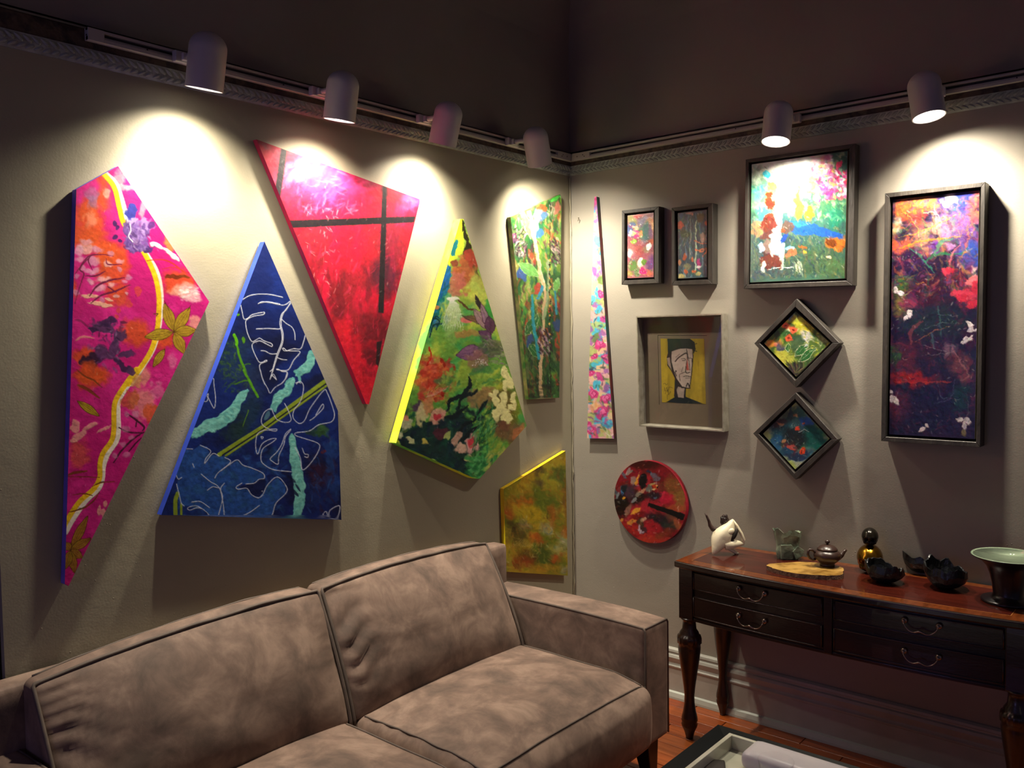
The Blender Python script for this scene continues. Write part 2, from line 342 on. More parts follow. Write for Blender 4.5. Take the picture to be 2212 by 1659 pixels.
# floor
FL = mat('floor_underlay', '4A2410', rough=.6); struct('floor', G().box((-.15, YE, -.05), (XE, .1, -.004)), FL)
fl = bpy.data.objects['floor']
PM = [mat('oak_plank_'+n_, c1, c2, 6, .34, .1, 60, stretch=(1, 9, 1), coat=.15) for n_, c1, c2 in [('amber', 'AC5624', '8E4218'), ('honey', 'B86230', '9A4E22'), ('russet', '94421C', '783412')]]
rg = random.Random(4); meshes = {}
y = -.012
row = 0
while y > -2.0:
    x = .02 + (row % 3)*.17-.3
    while x < 2.6:
        L_ = .48; x0 = max(x, .01); x1 = x+L_-.003; k = (round(x1-x0, 3))
        if x1-x0 > .08:
            key = (k, rg.randrange(3))
            if key not in meshes:
                o = G().box((0, -.078, -.012), (k, 0, 0)).make('plank', PM[key[1]], fl, bevel=.0015, seg=1); meshes[key] = o.data; o.location = (x0, y, rg.uniform(-.0006, .0004))
            else:
                o = bpy.data.objects.new('plank', meshes[key]); COL.objects.link(o); o.parent = fl; o.location = (x0, y, rg.uniform(-.0006, .0004))
                md = o.modifiers.new('bevel', 'BEVEL'); md.width = .0015; md.segments = 1
        x += L_
    y -= .081; row += 1
mesh('far_planks', *(lambda q: (q.V, q.F))(G().box((0, YE, -.01), (XE, -2.03, -.001)).box((2.62, -2.03, -.01), (XE, -.012, -.001))), PM[0], fl)['kind'] = 'stuff'
# baseboards (profile: distance from wall, height)
BBP = [(0, 0), (.030, 0), (.030, .010), (.026, .028), (.017, .033), (.017, .135), (.022, .139), (.024, .146), (.019, .152), (.016, .158), (.021, .170), (.026, .184), (.022, .194), (.014, .198), (.014, .203), (.018, .208), (.016, .217), (.006, .223), (0, .223)]
BB = mat('grey_baseboard_paint', 'A19F96', 'AAA89F', 12, .4, .1, 40); SHO = mat('pale_shoe_paint', 'B6BAB0', rough=.35)
def profile(name, P, a, b, ax, mt, parent=None, kind=True, miter=True):
    n = len(P); V = []
    for e, s_ in ((a, 1), (b, 0)):
        for d_, z in P:
            off = d_ if (s_ and miter) else 0
            V.append((e+off, -d_, z) if ax == 'x' else (d_, e-off, z))
    Fc = [(i, i+1, n+i+1, n+i) if ax == 'x' else (i+1, i, n+i, n+i+1) for i in range(n-1)]+[tuple(range(n)), tuple(range(n, 2*n))]
    o = mesh(name, V, Fc, mt, parent)
    bm = bmesh.new(); bm.from_mesh(o.data); bmesh.ops.recalc_face_normals(bm, faces=bm.faces); bm.to_mesh(o.data); bm.free()
    if kind: o['kind'] = 'structure'
    return o
b1 = profile('baseboard_right', BBP[4:], 0, XE, 'x', BB); profile('shoe_moulding', BBP[:5]+[(0, .033)], 0, XE, 'x', SHO, b1, False)
b2 = profile('baseboard_left', BBP[4:], 0, -2.508, 'y', BB); profile('shoe_moulding', BBP[:5]+[(0, .033)], 0, -2.508, 'y', SHO, b2, False)
# picture rail: mottled brown board above a band of carved leaves
BRN = mat('mottled_brown_board', '4A3A2C', '241A14', 28, .6, .5, 60, stretch=(1, 1, 1), lo=.45, hi=.6); LF = mat('chalky_leaf_moulding', '989E98', '767A76', 30, .6, .3, 90)
MP = [(0, .0), (.006, 0), (.010, .004), (.014, .012), (.020, .030), (.022, .040), (0, .040)]
ZM = 2.3705
rails = []
for nm, ax, a_, b_ in (('trim_2', 'y', 0, -2.508), ('trim_3', 'x', 0, XE)):
    t_ = profile(nm, [(d_, z+ZM) for d_, z in MP], a_, b_, ax, LF); rails.append(t_)
    profile('board', [(0, 2.4105), (.016, 2.4105), (.018, 2.414), (.018, 2.460), (.016, 2.464), (0, 2.464)], a_, b_, ax, BRN, t_, False)
leaf = None
def leafmesh():
    V, Fc = icos(2); V = V*np.array([.015, .005, .0055]); V[:, 0] += .35*(V[:, 2])**1; V[:, 2] *= 1-.35*(V[:, 0]/.015); return V, Fc
for t_, ax, Lm in ((rails[0], 'y', 2.49), (rails[1], 'x', 2.25)):
    nL = int(Lm/.0215)
    for i in range(nL):
        for rw in (0, 1):
            p = .022+i*.0215+(.010 if rw else 0); z = ZM+(.012 if rw == 0 else .0285); dpt = (.012 if rw == 0 else .020)
            if leaf is None: V, Fc = leafmesh(); leaf = mesh('carved_leaf', V, Fc, LF, t_, local=True, smooth=True); o = leaf
            else: o = bpy.data.objects.new('carved_leaf', leaf.data); COL.objects.link(o); o.parent = t_
            tl = R(34 if rw == 0 else -34)
            if ax == 'x': o.location = (p, -dpt, z); o.rotation_euler = (0, tl, 0)
            else: o.location = (dpt, -p, z); o.rotation_euler = (0, tl, -math.pi/2)
# caulk line in the corner, small hook left in the wall
g = G(); rg2 = random.Random(3); g.tube([(.006+rg2.uniform(-.002, .002), -.006+rg2.uniform(-.002, .002), z) for z in np.linspace(.24, 2.36, 60)], [.002+rg2.uniform(0, .003) for _ in range(60)], 6)
struct('trim_4', g, WALL)
hk = ony(1250, 474, 0); g = G().tube([hk+np.array(v) for v in [(0, .002, .008), (.004, -.012, .006), (.012, -.016, 0), (.006, -.016, -.010)]], .0016, 6)
tagm(g.make('picture_hook', mat('hook_metal', '8A8270', rough=.4, metal=.5)), 'tiny metal picture hook in the wall beside the corner', 'hook')
# ================================================================== lighting track and spotlights
TR = mat('track_white', 'A8A49E', rough=.45); DKS = mat('track_slot', '1A1816', rough=.6); HW = mat('lamp_enamel', 'B4AFB0', 'AEA9AA', 5, .42)
def track(name, ax, a_, b_, label, screws):
    def bx(g, p0, p1, d0, d1, z0, z1):
        lo, hi = sorted((p0, p1)); return g.box((lo, -d1, z0), (hi, -d0, z1)) if ax == 'x' else g.box((d0, lo, z0), (d1, hi, z1))
    base = (a_, -.018, 2.43) if ax == 'x' else (.018, a_, 2.43); r = thing(name, base, label, 'light track')
    g = G(); bx(g, a_, b_, .0185, .024, 2.430, 2.463); bx(g, a_, b_, .024, .038, 2.430, 2.441); bx(g, a_, b_, .024, .038, 2.456, 2.463); bx(g, a_, b_, .024, .033, 2.441, 2.447); g.make('rail_body', TR, r, bevel=.0006, seg=1)
    g = G(); bx(g, a_, b_, .0241, .0248, 2.447, 2.456); g.make('conductor_slot', DKS, r)
    s_ = 1 if b_ > a_ else -1
    g = G(); bx(g, a_, a_+s_*.10, .024, .0392, 2.4295, 2.4635); g.make('connector', TR, r, bevel=.001, seg=1)
    g = G()
    for p, z in [(a_+s_*.03, 2.446), (a_+s_*.062, 2.450), (a_+s_*.07, 2.442)]+screws:
        bx(g, p-.0022, p+.0022, .0385 if abs(p-a_) < .1 else .0325, .0397 if abs(p-a_) < .1 else .0338, z-.002, z+.002)
    g.make('screw_heads', DKS, r)['kind'] = 'stuff'
    g = G(); bx(g, b_-s_*.045, b_, .024, .0392, 2.4295, 2.4635); g.make('end_cap', TR, r, bevel=.001, seg=1)
    return r
track('light_track', 'y', -.042, -2.249, 'white lighting track along the left wall', [(-1.2, 2.444), (-1.62, 2.444), (-2.08, 2.444)])
track('light_track', 'x', .042, 2.35, 'white lighting track along the right wall', [(.28, 2.444), (.86, 2.444), (1.86, 2.444)])
g = G(); g.box((.0185, -.042, 2.4300), (.036, -.0185, 2.4625)).box((.036, -.036, 2.43), (.042, -.0185, 2.4625))
tagm(g.make('corner_connector', TR, bevel=.001, seg=1), 'white corner connector joining the two lighting tracks', 'connector')
LENS = emit('lamp_lens_glow', (1.0, .93, .84), 6.0)
def spot_proto():
    r = thing('track_spotlight', (0, 0, 0), 'x', 'spotlight', 'white cylinder spotlights on the tracks')
    # local frame: track at x=0, room towards +x; arm carries a pivoting can at x=.14
    g = G().box((0, -.034, -.016), (.022, .034, .016)); g.make('track_adapter', HW, r, local=True, bevel=.003)
    g = G().tube([(.02, 0, 0), (.10, 0, -.002)], .0095, 12).box((.02, -.016, -.012), (.034, .016, .010)); g.make('arm', HW, r, local=True, smooth=False, bevel=.001, seg=1)
    can = G(); P = [(.0, .000)]
    prof = [(.0005, .0)] ; R0 = .0525
    prof = [(.0005, .046)]+[(R0*math.sin(t), -.001+.047*math.cos(t)) for t in np.linspace(.15, math.pi/2, 12)]+[(R0, -.04), (R0, -.113), (R0-.003, -.113), (R0-.003, -.103)]
    can.lathe(prof[::-1], n=48); c = can.make('housing', HW, r, local=True, smooth=True)
    md = c.modifiers.new('split', 'EDGE_SPLIT'); md.split_angle = R(40)
    g = G().lathe([(.0005, -.1055), (R0-.0035, -.1055)], n=40); g.F = g.F[:-1]; b = g.make('lamp_lens', LENS, c, local=True); 
    return r, c
proto, can0 = spot_proto()
def place_spot(i, loc, rz, head, tilt, yawh, label, power, bulb=0):
    r = proto if i == 0 else copytree(proto); r['label'] = label
    r.location = loc; r.rotation_euler = (0, 0, rz)
    h = [c for c in r.children if c.name.startswith('housing')][0]; h.location = (head, 0, 0)
    h.rotation_euler = (R(yawh), R(tilt), 0)
    bpy.context.view_layer.update(); mw = r.matrix_basis @ h.matrix_basis
    for nm_, w_, sz, bl in (('spot_beam', BEAM_W, 104, 1.0), ('spot_spill', SPILL_W, 134, .6)):
        l = bpy.data.lights.new(nm_, 'SPOT'); l.energy = power*w_; l.color = SPOT_COL; l.spot_size = R(sz); l.spot_blend = bl; l.shadow_soft_size = .024
        o = bpy.data.objects.new(nm_, l); COL.objects.link(o); o.matrix_world = mw @ Matrix.Translation((0, 0, -.117)) @ Matrix.Rotation(R(bulb), 4, 'Y')     # the bulb sits turned towards the wall inside the can
Hx = .18-.04
ZT = 2.441
SP = [((.039, -1.975, ZT), 0, Hx, 14, 0, 'track spotlight on the left wall track, farthest from the corner', 1.0),
      ((.039, -1.492, ZT), 0, Hx, 12, 0, 'track spotlight above the red canvas', 1.0),
      ((.039, -1.000, ZT), 0, Hx, 18, 0, 'track spotlight above the tip of the kite shaped canvas', .9),
      ((.039, -.482, ZT), 0, Hx, 8, 24, 'track spotlight on the left wall track, nearest the corner', 1.12),
      ((1.103, -.039, ZT-.006), -math.pi/2, Hx, -13, 0, 'track spotlight above the garden picture with stacked stones', 1.1),
      ((1.612, -.039, ZT-.004), -math.pi/2, Hx, -6, 10, 'track spotlight above the tall purple floral picture', 1.2)]
for i, (loc, rz, hd, tl, yh, lb, pw) in enumerate(SP): place_spot(i, loc, rz, hd, tl, yh, lb, pw, 24 if i > 3 else 0)
# ================================================================== sofa
SU = None
def suede():
    m, t, b = nt('taupe_suede'); N = t.nodes; L = t.links; b.inputs['Roughness'].default_value = .72; b.inputs['Sheen Weight'].default_value = .35; b.inputs['Sheen Roughness'].default_value = .4; b.inputs['Specular IOR Level'].default_value = .25
    b.inputs['Sheen Tint'].default_value = rgba('B8A090')
    tc = N.new('ShaderNodeTexCoord'); n = N.new('ShaderNodeTexNoise'); n.inputs['Scale'].default_value = 8; n.inputs['Detail'].default_value = 10; n.inputs['Roughness'].default_value = .62; n.inputs['Distortion'].default_value = .4; L.new(tc.outputs['Object'], n.inputs[0])
    r = N.new('ShaderNodeValToRGB'); e = r.color_ramp.elements; e[0].position = .34; e[0].color = rgba('594B43'); e[1].position = .66; e[1].color = rgba('8E786A'); x = e.new(.5); x.color = rgba('735F54'); L.new(n.outputs[0], r.inputs[0]); L.new(r.outputs[0], b.inputs['Base Color'])
    n2 = N.new('ShaderNodeTexNoise'); n2.inputs['Scale'].default_value = 420; L.new(tc.outputs['Object'], n2.inputs[0]); bp = N.new('ShaderNodeBump'); bp.inputs['Strength'].default_value = .15; bp.inputs['Distance'].default_value = .001; L.new(n2.outputs[0], bp.inputs['Height']); L.new(bp.outputs[0], b.inputs['Normal']); return m
SU = suede(); PIPE = mat('dark_suede_piping', '4E433B', '5E5047', 20, .75)
sofa = thing('sofa', (.48, -1.64, 0), 'two seat taupe suede sofa against the left wall', 'sofa')
def cube_grid(n, p=1.5):
    s = np.linspace(-1, 1, n+1); s = np.sign(s)*(1-(1-abs(s))**p); V = []; Fc = []; key = {}
    def vid(q):
        k = tuple(np.round(q, 6))
        if k not in key: key[k] = len(V); V.append(q)
        return key[k]
    for ax in range(3):
        for sg in (-1, 1):
            for i in range(n):
                for j in range(n):
                    q = []
                    for a_, b_ in ((i, j), (i+1, j), (i+1, j+1), (i, j+1)):
                        v = [0, 0, 0]; v[ax] = sg; v[(ax+1) % 3] = s[a_]; v[(ax+2) % 3] = s[b_]; q.append(vid(v))
                    Fc.append(q if sg > 0 else q[::-1])
    return np.array(V, float), Fc
CG = cube_grid(44)
def shape(P, half, r):
    half = np.array(half); q = P*half; c = np.clip(q, -(half-r), half-r); d = q-c; n = np.linalg.norm(d, axis=1, keepdims=True)
    L_ = np.maximum(np.abs(d).max(1, keepdims=True), 1e-9); return c+np.where(n > 1e-9, d/np.maximum(n, 1e-9)*np.minimum(L_, r), 0)
def nz(P, s, o=0): return np.array([mnoise.noise(Vector((p[0]*s+o, p[1]*s, p[2]*s))) for p in P])
# back cushions: local (u: depth -1 rear..1 front, v: along y, w: height)
def back_cushion(y0, y1, zl, zr, seed, gl, gr, xt0, xt1):
    def fmap(P, off=0.):
        u, v, w_ = P[:, 0], P[:, 1], P[:, 2]
        y = (y0+y1)/2+v*(y1-y0)/2; t = (w_+1)/2; zt = zl+(zr-zl)*(v+1)/2
        zt = zt+.018*(1-v*v)*(w_ > 0)
        z = .395+(zt-.395)*t
        xt = xt0+(xt1-xt0)*(v+1)/2
        xf = .345+(xt-.345)*t**1.25; xr = .085+.02*t
        x = xr+(xf-xr)*(u+1)/2
        bulge = (1-np.abs(v)**2.6)*(1-np.abs(w_)**2.4); x = x+.05*bulge*np.clip(u, 0, 1)
        z = z+.010*(1-v**4)*(1-u*u)*(w_ > .98)
        return np.stack([x, y, z], 1)
    P, Fc = CG; half = np.array([.10, (y1-y0)/2, .2]); q = shape(P, half, .022)/half
    V = fmap(q); u, v, w_ = q[:, 0], q[:, 1], q[:, 2]
    front = np.clip((u-.3)/.5, 0, 1); n1 = nz(V, 6, seed); 
    eL = np.exp(-(1+v)*(y1-y0)/2/.085)*gl; eR = np.exp(-(1-v)*(y1-y0)/2/.06)*gr
    zz = V[:, 2]+.06*(V[:, 1])*1.0; ph = zz*125+n1*9; am = np.clip(1-abs(w_-.25)**2*1.3, 0, 1)
    rip = (np.abs(np.sin(ph*.5))-.6)*.022*(eL*am*np.clip((1+v)*9, 0, 1)+eR*am*.6*np.clip((1-v)*9, 0, 1))
    eT = np.exp(-(1-w_)*.2/.03)*np.clip((1-w_)*6, 0, 1); rip = rip+np.sin(V[:, 1]*60+n1*12)*.0035*eT
    V[:, 0] += front*(rip+.010*n1*(1-abs(w_)**4))+front*.006*nz(V, 2.2, seed+9)
    c = mesh('back_cushion', V, Fc, SU, sofa, smooth=True)
    g = G(); e = 1.0
    def line(pts, r_=.0055):
        W = fmap(np.array(pts, float)); n2 = nz(W, 9, seed+3); W[:, 2] += n2*.004; g.tube(W, r_, 8)
    A_ = [(.97, v_, 1.0) for v_ in np.linspace(-.985, .985, 50)]; Bq = [(.99, .995, w2) for w2 in np.linspace(.97, -1, 30)]; Cq = [(.99, -.995, w2) for w2 in np.linspace(-1, .97, 30)]
    line(Cq+A_+Bq); line([(-.75, v_, 1.0) for v_ in np.linspace(-.95, .95, 40)], .004)
    g.make('piping', PIPE, c, smooth=True); return c
back_cushion(-2.505, -1.648, .755, .800, 3, 1.0, .5, .165, .190); back_cushion(-1.638, -.795, .800, .785, 8, 1.3, .3, .190, .150)
# seat cushions
def seat_cushion(y0, y1, seed, endR):
    P, Fc = CG; half = np.array([.315, (y1-y0)/2, .125]); q = shape(P, half, .045); cx_, cz_ = .60, .285; u, v, w_ = q[:, 0]/half[0], q[:, 1]/half[1], q[:, 2]/half[2]
    V = np.stack([cx_+q[:, 0], (y0+y1)/2+q[:, 1], cz_+q[:, 2]], 1)
    crown = np.clip(w_, 0, 1)*(1-np.abs(v)**2.4)*(1-np.abs(u)**3); V[:, 2] += .042*crown
    V[:, 0] += .032*np.clip(u, 0, 1)**2*(1-np.abs(v)**5)*(1-w_**2)
    V[:, 2] -= np.clip(u-.55, 0, 1)*.055*np.clip(w_, 0, 1)
    n1 = nz(V, 4, seed); top = np.clip(w_-.3, 0, 1); V[:, 2] += top*.007*n1
    eg = np.exp(-(1+v)*(y1-y0)/2/.10)*np.clip((1+v)*7, 0, 1); V[:, 2] += top*eg*.012*np.sin(V[:, 0]*75+n1*6)
    cr = np.exp(-((V[:, 1]-(y1-.42)-.35*(V[:, 0]-.6))**2)/.0012)*np.exp(-((V[:, 0]-.62)**2)/.03); V[:, 2] -= top*.010*cr*(1+np.sin(V[:, 1]*180))
    c = mesh('seat_cushion', V, Fc, SU, sofa, smooth=True)
    # seams follow the built surface: nearest vertices along the front top edge and the inner side edge
    g = G()
    def seam(path, r_=.0032):
        pts = []
        for (uu, vv) in path:
            k = np.argmin((u-uu)**2*2+(v-vv)**2+(np.maximum(0, .55-w_))*4); pts.append(V[k])
        pts = np.array(pts)
        for _ in range(3): pts[1:-1] = (pts[:-2]+pts[1:-1]*2+pts[2:])/4
        g.tube(pts+np.array([.0, 0, .0015]), r_, 6)
    seam([(.90, v_) for v_ in np.linspace(-.97, .97, 44)]); seam([(u_, -.93) for u_ in np.linspace(-.8, .9, 34)]); seam([(u_, .93) for u_ in np.linspace(-.8, .9, 34)])
    g.make('seam', PIPE, c, smooth=True)
seat_cushion(-2.505, -1.643, 11, False); seat_cushion(-1.637, -.775, 17, True)
def arm(y0, y1, inner):
    P, Fc = cube_grid(26, 1.8); half = np.array([.398, abs(y1-y0)/2, .218]); q = shape(P, half, .016)
    V = np.stack([.472+q[:, 0], (y0+y1)/2+q[:, 1], .36+q[:, 2]], 1); n1 = nz(V, 5, 30); V[:, 2] += .004*n1*(q[:, 2] > .19); V[:, 1] += .003*nz(V, 3, 44)
    V[:, 2] += .008*np.clip(q[:, 2]/half[2], 0, 1)*(1-(q[:, 0]/half[0])**2)
    a_ = mesh('arm', V, Fc, SU, sofa, smooth=True); g = G(); yi = inner; zt = .576; yo = y0 if abs(y0-inner) > .05 else y1
    sgn = 1 if yo > yi else -1
    g.tube([(.10+.76*t, yi+sgn*.004, zt+.007*(1-(2*t-1)**2)) for t in np.linspace(0, 1, 24)]+[(.868, yi+sgn*.004, zt-.01), (.8695, yi+sgn*.004, .40), (.8695, yi+sgn*.004, .16)], .0042, 7)
    g.tube([(.866, yi+sgn*.01, zt-.002), (.866, yo-sgn*.01, zt-.002), (.868, yo-sgn*.004, zt-.012), (.869, yo-sgn*.004, .15)], .0036, 7)
    g.make('piping', PIPE, a_, smooth=True)
arm(-.765, -.600, -.765); arm(-2.680, -2.515, -2.515)
P, Fc = cube_grid(12, 1.6); q = shape(P, (.045, 1.03, .30), .02); mesh('back_frame', np.stack([.062+q[:, 0], -1.64+q[:, 1], .445+q[:, 2]], 1), Fc, SU, sofa, smooth=True)
G().box((.06, -2.52, .142), (.85, -.76, .172)).make('base_rail', SU, sofa, bevel=.008)
LEGM = mat('dark_wood_leg', '1E120C', '140C08', 12, .4)
for sx, sy in ((.80, -.66), (.80, -2.62), (.12, -.66), (.12, -2.62)):
    g = G(); t = .038; b_ = .022; ox = .02 if sx > .5 else -.01; oy = .0
    V = [(sx-t, sy-t, .145), (sx+t, sy-t, .145), (sx+t, sy+t, .145), (sx-t, sy+t, .145)]+[(sx+ox-b_, sy+oy-b_, 0), (sx+ox+b_, sy+oy-b_, 0), (sx+ox+b_, sy+oy+b_, 0), (sx+ox-b_, sy+oy+b_, 0)]
    g.add(V, [(0, 1, 2, 3), (7, 6, 5, 4), (0, 4, 5, 1), (1, 5, 6, 2), (2, 6, 7, 3), (3, 7, 4, 0)]); g.make('leg', LEGM, sofa, merge=True, bevel=.003)
# ================================================================== bow fronted console table
MH = mat('mahogany', '24100B', '170907', 5, .32, .08, 50, stretch=(1, 1, 5), coat=.3); TOPF = mat('mahogany_top_field', '48170D', '340F08', 5, .24, .05, 40, stretch=(1, 8, 1), coat=.5); BAND = mat('crossband_veneer', '6E3616', '54260C', 16, .22, .05, 40, coat=.5, stretch=(4, 1, 1))
EDG = mat('top_edge_dark', '1E0E0A', rough=.25, coat=.4)
TX0, TX1, TM = .765, 1.975, 1.37
def bow(x, amp=.042, y0=-.374): return y0-amp*max(0, 1-((x-TM)/.62)**2)**.8
tb = thing('console_table', (TM, -.2, 0), 'dark mahogany bow fronted console table with turned legs', 'table')
xs = np.linspace(TX0, TX1, 49)
def slab(f, x0, x1, yb, z0, z1, name, mt, par, bevel=0, n=48):
    X = np.linspace(x0, x1, n+1); fr = [(x, f(x)) for x in X]; V = []; Fc = []
    for z in (z0, z1):
        V += [(x, y, z) for x, y in fr]+[(x, yb, z) for x, _ in fr]
    m_ = n+1
    for i in range(n):
        Fc += [(i, i+1, m_+i+1, m_+i)[::-1], (2*m_+i, 2*m_+i+1, 3*m_+i+1, 3*m_+i), (i, i+1, 2*m_+i+1, 2*m_+i), (m_+i+1, m_+i, 3*m_+i, 3*m_+i+1)]
    Fc += [(0, 2*m_, 3*m_, m_), (n, m_+n, 3*m_+n, 2*m_+n)]
    o = mesh(name, V, Fc, mt, par); bm = bmesh.new(); bm.from_mesh(o.data); bmesh.ops.recalc_face_normals(bm, faces=bm.faces); bm.to_mesh(o.data); bm.free()
    if bevel: md = o.modifiers.new('bevel', 'BEVEL'); md.width = bevel; md.segments = 3; md.limit_method = 'ANGLE'; md.angle_limit = R(50)
    return o
top = slab(bow, TX0, TX1, -.012, .700, .7245, 'tabletop', EDG, tb, .006)
slab(lambda x: bow(x)+.006, TX0+.006, TX1-.006, -.014, .7240, .7252, 'crossband', BAND, top)
slab(lambda x: bow(x)+.055, TX0+.055, TX1-.055, -.052, .7250, .7258, 'veneer_field', TOPF, top)
slab(lambda x: bow(x)+.0535, TX0+.0535, TX1-.0535, -.0505, .7248, .7255, 'inlay_line', mat('boxwood_line', 'A8703A', rough=.3), top)
fb = lambda x: bow(x)+.042
slab(lambda x: fb(x)+.008, TX0+.03, TX1-.03, -.03, .492, .701, 'case_body', MH, tb, .002)
slab(lambda x: fb(x)+.004, TX0+.03, TX1-.03, -.2, .486, .498, 'lower_rail', MH, tb, .002)
slab(lambda x: fb(x)-.006, TX0+.022, TX1-.022, -.2, .690, .700, 'cornice_moulding', MH, tb, .003)
for xa in (TX0+.028, TM-.014, TX1-.028-.034):
    wd = .034 if xa != TM-.014 else .028
    slab(lambda x: fb(x)-.001, xa, xa+wd, -.25, .49, .70, 'stile', MH, tb, .002, 6)
BR = mat('aged_pewter', '8A7E72', '9C9084', 20, .3, metal=.9)
def bail(parent, x0, x1, z, drop=.026):
    g = G()
    for s_, x in ((1, x0), (-1, x1)):
        y = fb(x)-.004
        g.lathe([(.0005, 0)], (0, 0, 0), 4) if False else None
        V, Fc = icos(2); g.add(V*np.array([.0105, .006, .0105])+np.array([x, y-.004, z]), Fc); g.add(V*.0055+np.array([x, y-.012, z]), Fc)
        g.tube([(x, y-.010, z), (x+s_*.002, y-.017, z-.006)], .003, 6)
    P_ = []
    for t in np.linspace(0, 1, 25):
        x = x0+(x1-x0)*t; e = abs(2*t-1); z_ = z-.005-drop*(1-e**5)+.007*math.exp(-((2*t-1)/.28)**2)*1.0; P_.append((x+(.003*math.sin(2*math.pi*t)), fb(x)-.020-.004*(1-e*e), z_))
    g.tube(P_, [.0018+.0016*math.exp(-((2*t-1)/.35)**2) for t in np.linspace(0, 1, 25)], 7)
    g.make('bail_handle', BR, parent, smooth=True)
for xa, xb in ((TX0+.064, TM-.016), (TM+.016, TX1-.064)):
    for za, zb in ((.613, .686), (.504, .590)):
        dr = slab(lambda x: fb(x)-.0005, xa+.004, xb-.004, -.1, za+.003, zb-.003, 'drawer', MH, tb, .0015, 20)
        g = G()
        for (a_, b_, c_, d_) in ((xa+.006, za+.005, xb-.006, za+.005), (xa+.006, zb-.005, xb-.006, zb-.005)):
            g.tube([(x, fb(x)-.0015, a_*0+b_) for x in np.linspace(a_, c_, 20)], .0022, 6)
        for x in (xa+.006, xb-.006): g.tube([(x, fb(x)-.0015, za+.005), (x, fb(x)-.0015, zb-.005)], .0022, 6)
        g.make('cock_bead', MH, dr, smooth=True); xm = (xa+xb)/2+(-.005 if xa < TM else .025); bail(dr, xm-.052, xm+.052, (za+zb)/2+.012)
legp = [(.014, 0), (.016, .012), (.021, .030), (.030, .050), (.0325, .060), (.029, .068), (.0325, .076), (.031, .090), (.026, .11), (.0205, .145), (.0195, .175), (.023, .21), (.030, .26), (.038, .31), (.0435, .355), (.0445, .372), (.0430, .386), (.0470, .390), (.0470, .410), (.0440, .420), (.0385, .424), (.0375, .432), (.028, .446), (.026, .470), (.026, .482), (.034, .486), (.034, .4915)]
leg0 = None
for i, (x, y) in enumerate(((.800, -.318), (1.94, -.318), (.805, -.040), (1.935, -.040))):
    if leg0 is None:
        leg0 = G().lathe(legp, n=64, f=lambda t, k: 1+(.055*abs(math.cos(8*t)) if 17 <= k <= 19 else 0)-.02*(17 <= k <= 19)).make('leg', MH, tb, local=True, smooth=True); o = leg0; rl = ROOT[tb.name]
        blk = G().box((-.03, -.03, .49), (.03, .03, .70)).make('corner_block', MH, leg0, local=True, bevel=.003)
    else:
        o = leg0.copy(); COL.objects.link(o); o.parent = tb; c_ = blk.copy(); COL.objects.link(c_); c_.parent = o
    o.location = (x-rl[0], y-rl[1], 0)
    if y > -.1: o.scale = (.86, .72, 1)
# ================================================================== things on the console
ZT_ = .7258
def top_at(x, y): return onz(x, y, ZT_)
# pale skull-like ceramic
BONE = mat('bone_ceramic', 'E6DCC0', 'D8CBAA', 9, .35, .15, 40); CAV = mat('hollow_shade', '1C120C', rough=.8)
c0 = np.array([.885, -.165, ZT_]); sk = thing('animal_skull', c0, 'cream animal skull ornament with a dark twisted horn', 'ornament')
rgt = BS[0]; rgt = np.array([rgt[0], rgt[1], 0]); rgt /= np.linalg.norm(rgt); fwd = np.array([-rgt[1], rgt[0], 0])  # across the view / away, used only to turn the ornament
PXM = 1855.6/ (BS[2] @ (c0-CAM))
def loc(a_, b_, z): return c0+rgt*a_+fwd*b_+np.array([0, 0, z])
def loft(rings, name, mt, par, n=28, wob=0, seed=0, f=None):
    g = G(); k = len(rings)
    for i, (c_, u_, v_, ru, rv) in enumerate(rings):
        for j in range(n):
            t = 2*math.pi*j/n; s_ = 1+wob*mnoise.noise(Vector((math.cos(t)*1.5+seed, math.sin(t)*1.5, i*.35)))
            if f: s_ *= f(t, i/(k-1))
            g.V.append(tuple(np.array(c_)+np.array(u_)*ru*s_*math.cos(t)+np.array(v_)*rv*s_*math.sin(t)))
    for i in range(k-1):
        for j in range(n): g.F.append((i*n+j, i*n+(j+1) % n, (i+1)*n+(j+1) % n, (i+1)*n+j))
    g.F.append(tuple(range(n))[::-1]); g.F.append(tuple((k-1)*n+j for j in range(n))); o = g.make(name, mt, par, smooth=True)
    bm = bmesh.new(); bm.from_mesh(o.data); bmesh.ops.recalc_face_normals(bm, faces=bm.faces); bm.to_mesh(o.data); bm.free(); return o
u1 = rgt*.9+np.array([0, 0, -.35]); u1 /= np.linalg.norm(u1)
ax = [(.026, .0, .142), (.022, .0, .134), (.016, .0, .122), (.006, .0, .106), (-.004, .0, .090), (-.014, .0, .074), (-.024, -.004, .058), (-.034, -.008, .042), (-.043, -.012, .028), (-.052, -.016, .014), (-.060, -.018, .005)]
ru = [.003, .009, .017, .028, .038, .042, .038, .030, .021, .012, .003]; rv = [.003, .010, .018, .026, .032, .032, .028, .022, .016, .010, .003]
loft([(loc(a_, b_, z), u1, fwd, r1, r2) for (a_, b_, z), r1, r2 in zip(ax, ru, rv)], 'skull', BONE, sk, 40, .12, 3)
V, Fc = icos(3)
def ell(a_, b_, z, r3, name, mt, par, rotv=0):
    W_ = V*np.array(r3); P_ = np.array([loc(a_, b_, z)+rgt*q[0]+fwd*q[1]+np.array([0, 0, q[2]]) for q in (W_ @ np.array([[math.cos(rotv), 0, math.sin(rotv)], [0, 1, 0], [-math.sin(rotv), 0, math.cos(rotv)]]))]); return mesh(name, P_, Fc, mt, par, smooth=True)
ell(.026, -.020, .084, (.010, .012, .028), 'eye_socket', CAV, sk, -.45); ell(.008, -.022, .096, (.020, .010, .013), 'brow', BONE, sk, .5)  # solid dark ellipsoid: its colour stands in for shade inside the hollow
